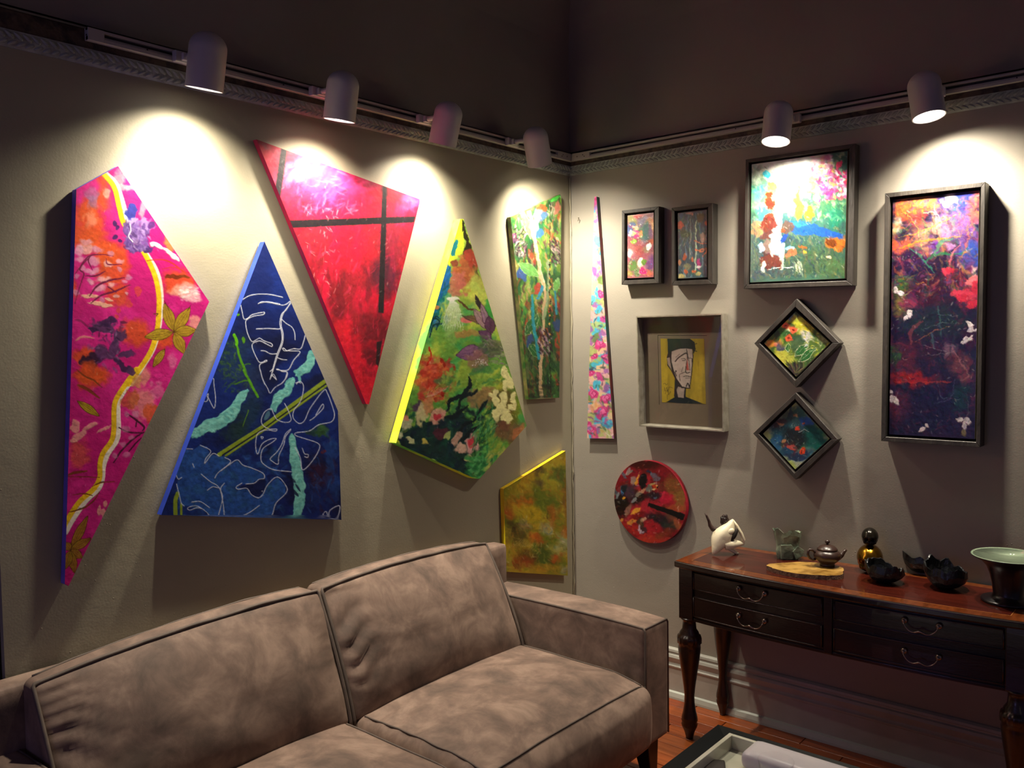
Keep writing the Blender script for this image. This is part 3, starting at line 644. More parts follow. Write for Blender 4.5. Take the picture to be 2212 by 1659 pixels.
g = G(); g.tube([loc(.026, .002, .138), loc(.040, -.006, .116), loc(.056, -.010, .086), loc(.066, -.008, .060), loc(.064, -.004, .038)], [.004, .006, .007, .0075, .005], 10); g.tube([loc(.064, -.004, .044), loc(.044, -.012, .046), loc(.018, -.016, .044), loc(-.01, -.014, .040)], [.007, .013, .018, .020], 10); g.make('cheek_arch', BONE, sk, smooth=True)
loft([(loc(a_, b_, z), rgt, fwd, r1, r1) for (a_, b_, z), r1 in zip([(.0, .0, .03), (.02, .0, .018), (.035, 0, .008), (.040, 0, .001)], [.016, .016, .013, .008])], 'jaw', BONE, sk, 16, .1, 5)
g = G(); hp = [loc(-.012, .012, .100), loc(-.034, .014, .096), loc(-.052, .014, .100), loc(-.064, .012, .116), loc(-.069, .010, .134), loc(-.078, .008, .154), loc(-.086, .006, .168)]
g.tube([hp[0]+(hp[-1]-hp[0])*0]+hp[1:], [.009, .0105, .0105, .008, .0055, .0042, .0018], 12); g.make('horn', mat('horn_brown', '4A3430', '2A1A18', 40, .5, .3, 90), sk, smooth=True)['label'] = 'dark curved horn'
P_ = np.array([loc(-.004, .016, .132)+(rgt*q[0]*.017+fwd*q[1]*.016+np.array([0, 0, q[2]*.026]))*(1+.18*math.sin(14*math.atan2(q[2], q[0]))*math.cos(9*q[1])) for q in V]); mesh('horn_base', P_, Fc, mat('horn_brown_rough', '2E1A16', '180E0C', 50, .4, .5, 120), sk, smooth=False)
# green slab-built vessel
RK = mat('mottled_green_ceramic', '8A9880', '444E40', 16, .4, .4, 50, lo=.4, hi=.6); c0 = np.array([1.100, -.075, ZT_]); rk = thing('ceramic_vessel', c0, 'crumpled grey green ceramic vessel at the back of the console', 'ornament')
g = G(); n = 30; prof = [(.046, 0), (.050, .012), (.052, .03), (.049, .05), (.052, .07), (.059, .092), (.063, .110), (.058, .109), (.050, .09), (.044, .06), (.040, .03), (.0005, .02)]
for i, (r_, z) in enumerate(prof):
    for j in range(n):
        t = 2*math.pi*j/n; up = i if i < 7 else max(0, 12-i); q = r_*(1+.24*mnoise.noise(Vector((math.cos(t)*2+5, math.sin(t)*2, z*16)))+.07*abs(math.sin(2.5*t+z*30)))
        zz = z*(1+.30*mnoise.noise(Vector((math.cos(t)*1.4, math.sin(t)*1.4+9, 2)))+.10*math.cos(t-3.7)); g.V.append(tuple(c0+rgt*q*math.cos(t)*.82+fwd*q*math.sin(t)*.7+np.array([0, 0, zz])))
for i in range(len(prof)-1):
    for j in range(n): g.F.append((i*n+j, i*n+(j+1) % n, (i+1)*n+(j+1) % n, (i+1)*n+j))
g.F.append(tuple(range(n))[::-1]); g.F.append(tuple((len(prof)-1)*n+j for j in range(n))); g.make('vessel_wall', RK, rk)
g = G()
for pts in ([(-.036, -.036, .060), (.004, -.042, .062), (.018, -.042, .036), (.008, -.040, .004), (-.034, -.034, .004)], [(.006, -.044, .036), (.030, -.040, .056), (.058, -.026, .036), (.050, -.030, .012), (.020, -.042, .003)]):
    g.prism([c0+rgt*p_[0]+fwd*p_[1]+np.array([0, 0, p_[2]]) for p_ in pts], fwd*.012)
g.make('folded_slab', RK, rk, merge=True, bevel=.002)
# wood slice
outl = [(1656,1222),(1663,1218),(1690,1216),(1725,1214),(1755,1215),(1790,1218),(1808,1222),(1822,1228),(1820,1240),(1805,1243),(1780,1243),(1745,1241),(1715,1238),(1690,1233),(1672,1228)]
W_ = smooth_path(np.array([onz(x, y, ZT_+.016)[:2] for x, y in outl+outl[:1]]), 5)[:-1]; rgn = np.random.RandomState(2); W_ = W_+rgn.randn(*W_.shape)*.0012
c0 = np.array([*W_.mean(0), ZT_]); ws = thing('wood_slice', c0, 'flat slice of pale wood with rough bark edge under the teapot', 'board')
g = G(); n = len(W_); g.add([(x, y, ZT_+.0162) for x, y in W_]+[(c0[0], c0[1], ZT_+.0162)], [(i, (i+1) % n, n) for i in range(n)]); g.make('sawn_face', mat('sawn_olive_wood', 'B48C48', '7A5824', 26, .3, .3, 30, coat=.3, lo=.42, hi=.66), ws, merge=True)
g = G(); g.prism([(x, y, ZT_) for x, y in W_], (0, 0, .016)); g.make('bark_edge', mat('bark', '8A6A50', '5A4030', 60, .8, .8, 120), ws, merge=True)
# teapot
TPm = mat('purple_clay', '3A2822', '30201C', 20, .32, .05, 80); c0 = np.array([*onz(1787, 1222, ZT_+.0165)[:2], ZT_+.0165]); tp = thing('teapot', c0, 'small dark brown clay teapot on the wood slice', 'teapot')
def at(g, c_): g.V = [tuple(np.array(v)+c_) for v in g.V]; return g
at(G().lathe([(.026, 0), (.027, .006), (.024, .009), (.036, .018), (.047, .030), (.050, .040), (.047, .050), (.038, .058), (.033, .060), (.0325, .062)], n=40), c0).make('pot_body', TPm, tp, smooth=True)
ld = at(G().lathe([(.036, .060), (.037, .063), (.034, .067), (.026, .074), (.014, .079), (.005, .081)], n=36), c0).make('lid', TPm, tp, smooth=True)
at(G().lathe([(.0045, .080), (.004, .083), (.008, .087), (.0092, .091), (.007, .096), (.0005, .098)], n=20), c0).make('knob', TPm, ld, smooth=True)
G().tube([c0+rgt*.040+np.array([0, 0, .032]), c0+rgt*.054+np.array([0, 0, .040]), c0+rgt*.062+np.array([0, 0, .052]), c0+rgt*.070+np.array([0, 0, .060])], [.013, .009, .0065, .0055], 14).make('spout', TPm, tp, smooth=True)
G().tube([c0+rgt*a_+np.array([0, 0, b_]) for a_, b_ in [(-.044, .050), (-.056, .060), (-.066, .062), (-.072, .054), (-.072, .042), (-.066, .030), (-.054, .024), (-.044, .026)]], .0048, 10).make('pot_handle', TPm, tp, smooth=True)
# skulls
def skull(name, c0, Rr, face, m_, label):
    """face: unit vector the skull looks along"""
    r = thing(name, c0, label, 'skull'); V, Fc = icos(5); f = np.array(face, float); f /= np.linalg.norm(f); s_ = np.cross([0, 0, 1.], f); W_ = []
    def dent(v, d, a_, w_): return -a_*math.exp(-((v-np.array(d)/np.linalg.norm(d))**2).sum()/w_**2)
    for v in V:                                   # local axes: x = face, y = side, z = up
        x, y, z = v; q = 1.0; vv = np.array([x, abs(y), z])
        def gb(d, a_, w_): return a_*math.exp(-((vv-np.array(d)/np.linalg.norm(d))**2).sum()/w_**2)
        q += gb((.86, .40, .02), .14, .20)+gb((.86, .0, .02), .06, .14)             # brow ridge
        q += gb((.84, .42, -.30), -.46, .23)+gb((.95, .0, -.56), -.34, .13)         # eye sockets, nose
        q += gb((.62, .66, -.62), .16, .22)+gb((.30, .85, -.45), -.12, .24)+gb((.9, .0, -.36), .08, .10)
        X = x*q*1.10; Y = y*q*.86; Z = z*q*.95
        if z < -.3: k = min(1, (-z-.3)/.6); X = X*(1-.22*k)+.22*k; Y *= 1+.10*k
        if z < -.66 and x > .0: X += .035*math.copysign(1, math.sin(34*y)); Z = max(Z, -.98)
        W_.append(np.array(c0)+Rr*(f*X+s_*Y+np.array([0, 0, max(Z, -.96)+.96])))
    mesh('cranium', W_, Fc, m_, r, smooth=True)
    return r
GOLD = mat('dark_gold', 'A87A20', '6A4A14', 7, .22, .15, 40, metal=.95); DKM = mat('dark_bronze', '1E1A16', '2E2820', 10, .2, .1, 40, metal=.6)
gp = np.array([*onz(1879, 1215, ZT_)[:2], ZT_]); gp[1] = -.075; gp[0] = ony(1879, 1200, -.075)[0]
fc = -fwd*.9-rgt*.40
skull('skull_ornament', gp, .053, fc, GOLD, 'dark gold skull ornament standing behind the bowls')
skull('skull_ornament', gp+np.array([0, 0, .0985])+fc*.004, .034, fc, DKM, 'small black skull ornament on top of the gold skull')
# jagged black bowls
BKB = mat('black_glazed_clay', '0C0D0E', '14161A', 12, .3, .5, 40)
def jag(px, py, Rr, h, seed, label, lean):
    c0 = np.array([*onz(px, py, ZT_)[:2], ZT_]); r = thing('broken_bowl', c0, label, 'bowl', 'jagged black bowls on the console'); n = 48; g = G(); prof = [(.25, 0), (.36, .03), (.62, .14), (.85, .38), (.98, .66), (1.0, 1.0)]; inn = [(.92, .98), (.88, .66), (.74, .38), (.5, .18), (.02, .12)]
    rg_ = random.Random(seed); ph = rg_.uniform(0, 6)
    def rim(t): return .72+.14*math.cos(t-lean)+.22*mnoise.noise(Vector((math.cos(t)*3.1+seed, math.sin(t)*3.1, seed)))+.07*(abs(math.sin(3.5*t+ph)))+.08*math.cos(2*t+ph)
    for k_, P_ in ((0, prof), (1, inn)):
        for i, (r_, z) in enumerate(P_):
            for j in range(n):
                t = 2*math.pi*j/n; hh = rim(t) if z > .2 else .8; cur = 1-.14*max(0, z-.7)*(1+math.sin(3*t)); rr_ = Rr*r_*cur*(1+.05*mnoise.noise(Vector((math.cos(t)*3, math.sin(t)*3, z*2+seed))))
                g.V.append((c0[0]+rr_*math.cos(t), c0[1]+rr_*math.sin(t), c0[2]+h*z*hh*1.15))
    m_ = len(prof)+len(inn)
    for i in range(m_-1):
        for j in range(n): g.F.append((i*n+j, i*n+(j+1) % n, (i+1)*n+(j+1) % n, (i+1)*n+j))
    g.F.append(tuple(range(n))[::-1]); g.F.append(tuple((m_-1)*n+j for j in range(n))); g.make('bowl_wall', BKB, r, smooth=False); return r
jag(1911, 1257, .066, .068, 3, 'jagged black bowl in front of the gold skull', 3.9)
jag(1992, 1236, .068, .074, 14, 'jagged black bowl at the back, between the other two', 3.6)
jag(2043, 1270, .070, .088, 8, 'jagged black bowl nearest the wide green dish', 3.0)
# footed dish
c0 = np.array([1.886, -.181, ZT_]); dp = thing('footed_dish', c0, 'wide flared dish with pale green inside on a dark pedestal', 'dish')
at(G().lathe([(.078, 0), (.081, .006), (.076, .010), (.048, .016), (.044, .026), (.048, .06), (.055, .09), (.064, .115), (.084, .136), (.108, .148), (.111, .151)], n=64), c0).make('dish_body', mat('dark_aubergine_glaze', '1E1418', '120E12', 9, .3, .1, 40), dp, smooth=True)
at(G().lathe([(.111, .1515), (.108, .1535), (.084, .143), (.062, .128), (.04, .116), (.0005, .110)], n=64), c0).make('glazed_inside', mat('celadon_glaze', '9AAA90', '7E9078', 18, .12, .05, 40, coat=.6), dp, smooth=True)['label'] = 'glossy pale green glaze'
# ================================================================== coffee table and tray
BL = mat('black_lacquer', '0B1012', '080A0C', 8, .42, .05, 30, spec=.08); ct = thing('coffee_table', (1.85, -1.42, 0), 'black lacquered square coffee table in the right foreground', 'table')
X0, X1, Y0, Y1 = 1.25, 2.25, -1.90, -.968
def frame_ring(o_, i_, zo, zi, g):
    A_ = [(X0+o_, Y0+o_, zo), (X1-o_, Y0+o_, zo), (X1-o_, Y1-o_, zo), (X0+o_, Y1-o_, zo)]; B_ = [(X0+i_, Y0+i_, zi), (X1-i_, Y0+i_, zi), (X1-i_, Y1-i_, zi), (X0+i_, Y1-i_, zi)]; g.add(A_+B_, [(k, (k+1) % 4, 4+(k+1) % 4, 4+k) for k in range(4)])
for k in range(4):
    g = G(); g2 = G(); frame_ring(0, .0, .355, .418, g2)
    C4 = lambda o_, z: [(X0+o_, Y0+o_, z), (X1-o_, Y0+o_, z), (X1-o_, Y1-o_, z), (X0+o_, Y1-o_, z)]
    A_ = C4(0, .355); B_ = C4(0, .414); Cc = C4(.006, .42); D_ = C4(.085, .400); E_ = C4(.085, .355); j = (k+1) % 4; g.add([A_[k], A_[j], B_[j], B_[k], Cc[j], Cc[k], D_[j], D_[k], E_[j], E_[k]], [(0, 1, 2, 3), (3, 2, 4, 5), (5, 4, 6, 7), (7, 6, 8, 9), (9, 8, 1, 0)]); g.make('bevelled_rail', BL, ct, merge=True)
G().box((X0+.084, Y0+.084, .36), (X1-.084, Y1-.084, .400)).make('tabletop', BL, ct)
for sx in (X0+.03, X1-.09):
    for sy in (Y0+.03, Y1-.09): G().box((sx, sy, 0), (sx+.06, sy+.06, .36)).make('leg', BL, ct, bevel=.002)
MB_ = mat('white_marble', 'DAD7C8', 'B4B4A0', 7, .28, .02, 30, coat=.3, lo=.3, hi=.75, detail=10); tx0, tx1, ty0, ty1, tz, hz = 1.336, 2.12, -1.70, -1.062, .4003, .450
tr_ = thing('marble_tray', ((tx0+tx1)/2, (ty0+ty1)/2, tz), 'white marble tray lying on the black coffee table', 'tray')
G().box((tx0, ty0, tz), (tx1, ty1, tz+.010)).make('tray_base', MB_, tr_, bevel=.001)
for a_, b_ in (((tx0, ty0), (tx0+.013, ty1)), ((tx1-.013, ty0), (tx1, ty1)), ((tx0+.013, ty1-.013), (tx1-.013, ty1)), ((tx0+.013, ty0), (tx1-.013, ty0+.013))): G().box((a_[0], a_[1], tz+.0101), (b_[0], b_[1], hz)).make('tray_wall', MB_, tr_, bevel=.0012)
zb = tz+.0102
# frosted rounded block
c0 = np.array([*onz(1680, 1640, zb+.02)[:2], zb]); sb = thing('stone_block', c0, 'white rounded block lying in the marble tray behind the glass', 'block')
P, Fc = cube_grid(14, 1.4); q = shape(P, (.150, .055, .026), .022); q[:, 2] += .026; q[:, 0] += .055; mesh('block', q+c0+np.array([.02, -.03, .001]), Fc, mat('frosted_white', 'D6CFD2', 'C4BEC6', 6, .3, .1, 20, coat=.2), sb, smooth=True)
gc = onz(1676, 1646, zb+.085); c0 = np.array([gc[0], gc[1], zb]); gt = thing('glass_tumbler', c0, 'clear glass tumbler standing in the marble tray', 'glass')
gm, t_, b_ = nt('picture_glass'); N_ = t_.nodes; gl = N_.new('ShaderNodeBsdfGlossy'); gl.inputs['Roughness'].default_value = .02; tr = N_.new('ShaderNodeBsdfTransparent'); mx = N_.new('ShaderNodeMixShader'); lw = N_.new('ShaderNodeLayerWeight'); pw = N_.new('ShaderNodeMath'); pw.operation = 'POWER'; pw.inputs[1].default_value = 4; t_.links.new(lw.outputs['Facing'], pw.inputs[0]); fz = N_.new('ShaderNodeMath'); fz.operation = 'MULTIPLY_ADD'; fz.inputs[1].default_value = .35; fz.inputs[2].default_value = .022; t_.links.new(pw.outputs[0], fz.inputs[0])
t_.links.new(fz.outputs[0], mx.inputs[0]); t_.links.new(tr.outputs[0], mx.inputs[1]); t_.links.new(gl.outputs[0], mx.inputs[2]); t_.links.new(mx.outputs[0], N_['Material Output'].inputs[0])
rim = onz(1676, 1643, .495); c0 = np.array([rim[0], rim[1], zb]); ROOT[gt.name] = c0.copy(); gt.location = c0.tolist()
at(G().lathe([(.0005, 0), (.034, 0), (.037, .004), (.0465, .0845), (.0462, .0855), (.0450, .0850), (.0355, .010), (.0005, .008)], n=56), c0).make('glass_wall', gm, gt, smooth=True)
c1 = np.array([*onz(1575, 1659, zb)[:2], zb]); ds = thing('dark_slab', c1, 'dark grey flat slab lying in the near part of the tray', 'slab')
P, Fc = cube_grid(8, 1.3); q = shape(P, (.030, .075, .006), .005); a_ = .5; q = np.stack([q[:, 0]*math.cos(a_)-q[:, 1]*math.sin(a_), q[:, 0]*math.sin(a_)+q[:, 1]*math.cos(a_), q[:, 2]+.006], 1)
mesh('slab', q+c1+np.array([-.01, -.065, 0]), Fc, mat('dark_grey_slate', '3A3432', rough=.4), ds, smooth=True)
# ================================================================== pictures on the left wall
def canvas(side, t, pts, art, label, name='shaped_canvas', edge=None, rough=.48, spec=.25, extra=None):
    W = toW(pts, side, t); c = sum(W)/len(W); c[0 if side == 'L' else 1] = 0
    r = thing(name, c, label, 'painting'); painted('painted_face', pts, side, t, art, paintmat('paint_'+label[:24], rough, .25, spec), r)
    e = edgeband(pts, side, t, edge, r); e['label'] = extra or 'painted side of the canvas'; return r
# ---- magenta canvas
a = Art(130, 350, 465, 1285, 'CC1478', 3); OR = 'E0541E'; PK = 'F6B49A'
a.N('C8157E', 60, .55, .2, .6, seed=1); a.N('F0309A', 70, .55, .2, .6, seed=2)
a.N(OR, 55, .5, .25, .9, seed=3, box=(150, 380, 235, 640, 30)); a.N(OR, 40, .5, .3, .85, seed=4, box=(215, 520, 275, 660, 20))
a.T = (100, 330, 3.3175)
for q in [(330,500,90,150),(330,640,110,80),(470,850,110,120),(640,1290,110,90),(260,1450,70,55),(330,1600,110,90),(950,930,110,90),(850,1340,80,60),(450,720,90,90),(300,420,70,90)]: a.B(*q, OR, al=.85, j=18, soft=.6)
a.B(880, 640, 40, 70, 'F79A3C', al=.8, j=10, soft=.6)
for q in [(320,300,55,40,'B26A93'),(330,350,40,50,'A0709A'),(520,190,40,60,'F0A5A0'),(560,250,70,25,'F7B8B0'),(440,290,25,30,'F3B098'),(320,480,50,60,'F29070'),(1000,990,80,50,'F9B8B0'),(1060,1040,60,40,'FBC6C0'),(940,1000,60,40,'F7A890'),(1070,1220,50,45,'F7B494'),(690,420,20,70,'F2A0A0'),(900,1500,25,60,'EE78A8'),(680,1600,60,60,'F4A884')]: a.B(q[0], q[1], q[2], q[3], q[4], al=.75, j=14, soft=.5)
a.S(60, (960, 960, 1100, 1060), 30, 12, ['FFE6E0', 'FBC0C8'], al=.7)
for q in [(790,665,45,18,35),(880,710,60,14,30),(920,750,40,16,40),(1000,1000,20,9,0)]: a.B(*q[:4], 'FFF0E8', q[4], j=6)
st = [(400,140),(485,245),(525,400),(560,515),(690,700),(770,860),(805,1010),(805,1160),(790,1290),(745,1430),(640,1590),(585,1659)]
wt = [(425,150),(500,225),(548,360),(590,510),(705,705),(790,850),(822,1000),(818,1160),(800,1290),(760,1420),(660,1580),(605,1659)]
def low(P): return [(x*3.3175/3.3167, (y+(450*3.3175))) for x, y in P]     # lower half, crop 2
st2 = [(690,-60),(640,60),(560,170),(492,280),(478,370),(478,480),(462,570),(400,660),(378,740),(375,840),(330,920),(230,1010),(150,1130),(120,1190)]
a.L(wt+low([(700,0),(655,90),(590,170),(522,280),(515,370),(518,480),(505,570),(440,670),(410,760),(403,840),(372,920),(280,1010),(190,1140),(140,1230)])[1:], 34, 'FFF3E0')
a.L(st+low([(x+6, y) for x, y in st2])[1:], 36, 'FBCB1A', var=.1); a.N('F79A1E', 30, .6, .2, .0)
# iris
PU = ['7D5AA6', '9C7CC0', '5A3A86', 'B79AD0', '46266A']
for q in [(610,420,42,60,'2E3A9C'),(620,500,40,40,'B79AD0'),(640,560,80,60,'7D5AA6'),(600,630,45,55,'8A6AB0'),(690,640,50,60,'7A52A0'),(640,690,60,30,'5A3A86'),(735,690,40,28,'4A2A70'),(720,530,50,50,'A888C8'),(750,510,22,30,'5A2A78'),(570,540,30,40,'6A4A96')]: a.B(q[0], q[1], q[2], q[3], q[4], j=14, al=.95)
a.S(90, (560, 480, 750, 700), 46, 16, PU, 70, 60, .7, 6); a.L([(600,510),(605,560),(590,600),(620,640)], 7, 'F4ECF8')
for q in [(490,505,16,24),(505,540,14,18),(498,605,22,16),(530,632,14,12)]: a.B(*q, '4A1560', j=6)
# blossom branch
for q in [(285,640,45,22),(290,690,70,30),(370,700,35,25),(460,720,28,20),(525,780,22,18),(330,770,60,30),(440,800,30,22),(520,840,18,22),(240,760,26,20),(255,830,22,20),(300,850,35,20),(345,840,30,22),(410,910,50,25),(220,890,20,22),(320,920,30,18),(470,950,28,18),(595,890,24,18),(565,920,20,14),(380,970,40,22),(220,1000,25,22),(400,1060,22,18),(500,1020,25,12),(575,1010,14,12),(240,700,30,40)]: a.B(*q, ['E6A8C0', 'D890B4', 'F0BCC4'][q[0] % 3], j=10, al=.75, soft=.5)
for q in [(320,1030,70,16),(390,1090,90,14),(450,1050,30,10)]: a.B(*q, PK, 8, j=8)
DK = '6E1440'
for P_, w_ in [([(205,1080),(245,940),(270,870),(240,830),(300,745),(380,730),(480,740)],10),([(205,870),(260,800),(320,740)],9),([(330,840),(300,770),(330,730)],9),([(280,885),(360,880),(420,850)],12),([(310,1030),(360,960),(440,920),(560,895)],15),([(320,1080),(400,1020),(500,990),(600,945)],14),([(430,760),(440,800),(540,800)],8),([(440,960),(500,1000)],8)]: a.L(P_, w_, DK, taper=.6, j=3)
# red twigs and flowers
for P_, w_ in [([(720,775),(820,765),(900,790),(980,850),(1020,860)],10),([(830,835),(900,820),(950,830)],7)]: a.L(P_, w_, 'C43A1C', al=.8, taper=.5)
a.B(910, 895, 60, 18, '7A2A08', j=12); a.B(985, 890, 40, 12, '8A3A10', j=8)
a.L([(770,1155),(800,1155),(790,1170)], 6, '5A3A10', smooth=False)
for q in [(540,1060,25,40),(520,1130,20,20),(510,1175,16,14),(600,1080,20,25),(660,985,25,35)]: a.B(*q, 'D84A3C', 20, al=.7, j=12)
OL = 'B89A20'; LN = '4A2808'
for tip in [(845,1080),(1030,1110),(705,1322),(1075,1272),(990,1440)]: a.petal(915, 1285, tip[0], tip[1], 80, OL, LN, .95, 3, True)
a.L([(845,1060),(880,1130)], 4, LN); a.L([(1035,1095),(1010,1130)], 4, LN); a.petal(850, 1405, 765, 1535, 55, OL, LN, .95, 3, True)
# dark irises
D2 = ['3A1C4A', '54305E', '2A1030', '7A5480']
for q in [(400,1250,90,45,10),(520,1310,45,60,0),(490,1400,35,70,20),(320,1480,70,50,0),(400,1430,70,45,40),(580,1440,60,28,0),(540,1520,90,28,35),(610,1570,40,26,20),(450,1210,60,30,0),(330,1260,40,20,20)]: a.B(q[0], q[1], q[2], q[3], D2[q[0] % 3], q[4], j=16, al=.93)
a.S(70, (300, 1200, 560, 1560), 40, 14, D2+['9A7AA0'], 30, 80, .6, 6)
for P_ in [[(210,1345),(260,1320),(340,1330)], [(205,1200),(250,1210),(300,1250)]]: a.L(P_, 18, ['F4A090', '8A1C58'][P_[0][0] < 208], al=.8, taper=.7, j=6)
a.T = (100, 780, 3.3167)
a.B(320, 90, 110, 90, OR, al=.8, j=22, soft=.5); a.B(240, 660, 70, 100, 'E8703C', al=.6, j=22, soft=.6); a.B(700, 300, 90, 110, 'F4A488', al=.7, j=26, soft=.5); a.B(750, 380, 60, 70, OR, al=.7, j=20); a.B(600, 280, 60, 60, 'C8601C', al=.6, j=20); a.B(650, 150, 30, 50, 'D8985C', al=.8, j=12)
a.B(800, 220, 50, 60, 'F09CB0', al=.5, j=20)
for q in [(200,470,30,50),(310,470,60,20),(240,530,60,25),(410,495,60,14),(200,570,30,14),(375,1070,14,40),(405,1090,20,40),(425,1020,14,26)]: a.B(*q, PK, -25 if q[2] > 40 else 0, al=.8, j=9)
a.petal(220, 285, 380, 395, 56, OL, LN, 1, 3, True)
for P_, w_ in [([(215,60),(280,110),(340,140),(400,190)],12),([(225,170),(290,200),(380,265)],22),([(150,820),(210,800),(290,790)],20),([(150,830),(270,830),(380,835)],7),([(190,960),(260,950),(330,965)],9),([(160,1085),(250,1060),(330,1010),(380,940)],12),([(330,900),(400,870),(490,862)],10)]: a.L(P_, w_, '7A3A10', al=.85, taper=.6, j=4)
for P_, w_ in [([(580,380),(640,420),(700,470),(690,500)],14),([(520,480),(600,510),(700,515)],12),([(480,730),(540,640),(620,560),(700,510)],13),([(590,650),(640,590),(680,550)],11),([(640,470),(650,420)],8)]: a.L(P_, w_, '4A1030', taper=.5, j=3)
for q in [(635,385,24,22),(570,385,20,20),(570,480,34,20),(605,545,20,18),(545,595,22,20),(575,675,28,22),(490,675,20,18)]: a.B(*q, 'D894B0', al=.65, j=8, soft=.5)
for tip in [(298,1110),(320,1270),(260,1410),(205,1520),(135,1490),(130,1300)]: a.petal(172, 1355, tip[0], tip[1], 62, 'A8801C', LN, .9, 3, True)
a.P([(125,1595),(160,1610),(130,1650),(100,1640)], '5A4A38')
PINK = [(165,409),(255,359),(452,652),(443,671),(148,1266),(140,1262)]
finish(a, .5, 8, 60, 80, .10, .45, 0, .02, gain=.88)
canvas('L', .03, PINK, a, 'large magenta and orange shaped canvas with a yellow and white winding stripe', edge=mat('violet_edge', '6656C0', '7868D0', 20, .6), extra='violet painted side of the canvas')
# ---- blue canvas
a = Art(335, 515, 750, 1130, '0B1F66', 11); a.N('081038', 60, .5, .3, .8, seed=1, box=(300, 700, 760, 1140, 80)); a.N('12308A', 70, .56, .2, .6, seed=3)
a.T = (330, 500, 5.027); WH = 'EEF0FA'
a.B(850, 1330, 130, 200, '1C3C50', 25, .6, 40, .8); a.B(1000, 1400, 120, 250, '1E3A6A', -20, .6, 50, .9); a.B(900, 1560, 160, 110, '24405E', 0, .6, 40, .9)
a.S(60, (720, 1200, 960, 1600), 60, 20, ['3E6A2A', '2C5040', '5A8A20'], 60, 60, .5, 14)
a.L([(890,1130),(915,1250),(960,1400),(1010,1520),(1040,1620),(1070,1700)], 26, '5AA81C', taper=.2, j=8); a.L([(880,1120),(905,1180),(910,1230)], 34, '6ACC10', j=8); a.B(980, 1180, 16, 36, '5AA020', j=6); a.B(930, 910, 20, 14, '5AA81C', 20, j=5)
a.L([(970,1470),(1020,1440),(1060,1440)], 10, '4C8A1C', j=4); a.L([(1010,1610),(940,1640),(890,1660)], 12, '4C8A1C', j=4)
W = [[(975,740),(1060,695),(1180,680),(1290,688),(1410,715)],[(955,800),(970,870),(990,950),(1030,945),(1080,905),(1190,880),(1215,885),(1195,905),(1100,920),(1020,960),(1010,1010),(1030,1110),(1075,1195),(1120,1180),(1160,1160),(1210,1190),(1290,1220),(1290,1250),(1220,1215),(1160,1190),(1090,1215),(1080,1260),(1120,1360),(1165,1425),(1230,1400),(1235,1412),(1170,1440),(1160,1480),(1180,1560),(1215,1659)],
 [(1145,785),(1190,765),(1280,775),(1400,800),(1450,790),(1490,760)],[(1160,778),(1250,765),(1380,790)],[(1500,765),(1450,850),(1400,900),(1380,1000),(1400,1100),(1400,1200),(1350,1330),(1320,1430),(1290,1550),(1275,1600)],[(1495,785),(1430,870),(1400,940),(1395,1020),(1415,1110),(1410,1210),(1360,1340),(1330,1430),(1300,1530)],
 [(1400,955),(1450,1000),(1510,1040),(1540,1100),(1545,1175)],[(1125,1060),(1250,1055),(1370,1060),(1390,1045)],[(1175,1295),(1220,1300),(1280,1330),(1350,1330)],[(1350,1370),(1400,1390),(1455,1395)],[(1275,1520),(1300,1500)],[(1290,1555),(1340,1610)],
 [(1655,1130),(1640,1190),(1605,1275),(1530,1275),(1440,1300),(1410,1275),(1425,1270),(1450,1295)],[(1440,1300),(1520,1300),(1600,1310),(1530,1400),(1475,1500),(1400,1510),(1345,1500),(1360,1495),(1400,1520),(1460,1530),(1450,1590),(1400,1650)]]
for q in W: a.L(q, 10, WH)
TQ = ['7FD2C8', '6CC0BC', '8CDCD0']
def feather(P_, w_, seed=0):
    rg = np.random.RandomState(seed); q = smooth_path(P_, 4)
    for i in range(len(q)-1):
        dx, dy = q[i+1]-q[i]; an = math.degrees(math.atan2(dy, dx)); ww = w_*(.55+.6*math.sin(math.pi*(i+1)/(len(q))))
        for s_ in (-1, 1): a.B(q[i][0]+s_*-dy*.35, q[i][1]+s_*dx*.35, ww*1.15, ww*.5, TQ[rg.randint(3)], an+s_*28, .95, 6, .15, .12)
feather([(1720,1330),(1710,1400),(1680,1460),(1610,1520),(1570,1540)], 62, 1); a.B(1590, 1590, 22, 60, TQ[1], -8, j=6); feather([(1490,1640),(1480,1700)], 40, 2)
a.L([(1560,1659),(1580,1640),(1610,1650)], 8, WH)
a.T = (330, 800, 4.88)
a.B(1000, 500, 130, 260, '1A3846', 20, .7, 40, .8); a.B(880, 650, 120, 120, '22402A', 0, .5, 40, .8); a.B(1050, 150, 120, 160, '24345E', 0, .7, 40, .8)
a.L([(960,0),(1000,80),(1050,170),(1110,280)], 26, '5AA81C', j=8); a.L([(1000,110),(940,120),(880,145)], 12, '4C8A1C', j=5); a.L([(1010,420),(980,500),(950,590)], 10, '5A8A28', j=5); a.S(30, (720,60,1000,240), 60, 14, ['3E6A2A'], -20, 40, .5, 10)
a.B(1790, 640, 70, 70, '3C6A28', 0, .8, 25, .5); a.B(1700, 650, 120, 40, '24482E', 10, .7, 25); a.B(1880, 900, 60, 240, '1E4488', -5, .7, 40, .5); a.B(1780, 1120, 130, 120, '3A1430', 0, .7, 50, .7); a.B(1900, 1200, 90, 110, '1C4088', 0, .7, 40, .5); a.B(1650, 1300, 130, 120, '1A3476', 0, .5, 50); a.B(1800, 860, 40, 20, '6A2030', -20, .8, 15)
a.S(90, (1640,700,1950,1500), 100, 26, ['1E4488', '14286A', '3A1838', '2A5AA0'], 80, 50, .5, 20)
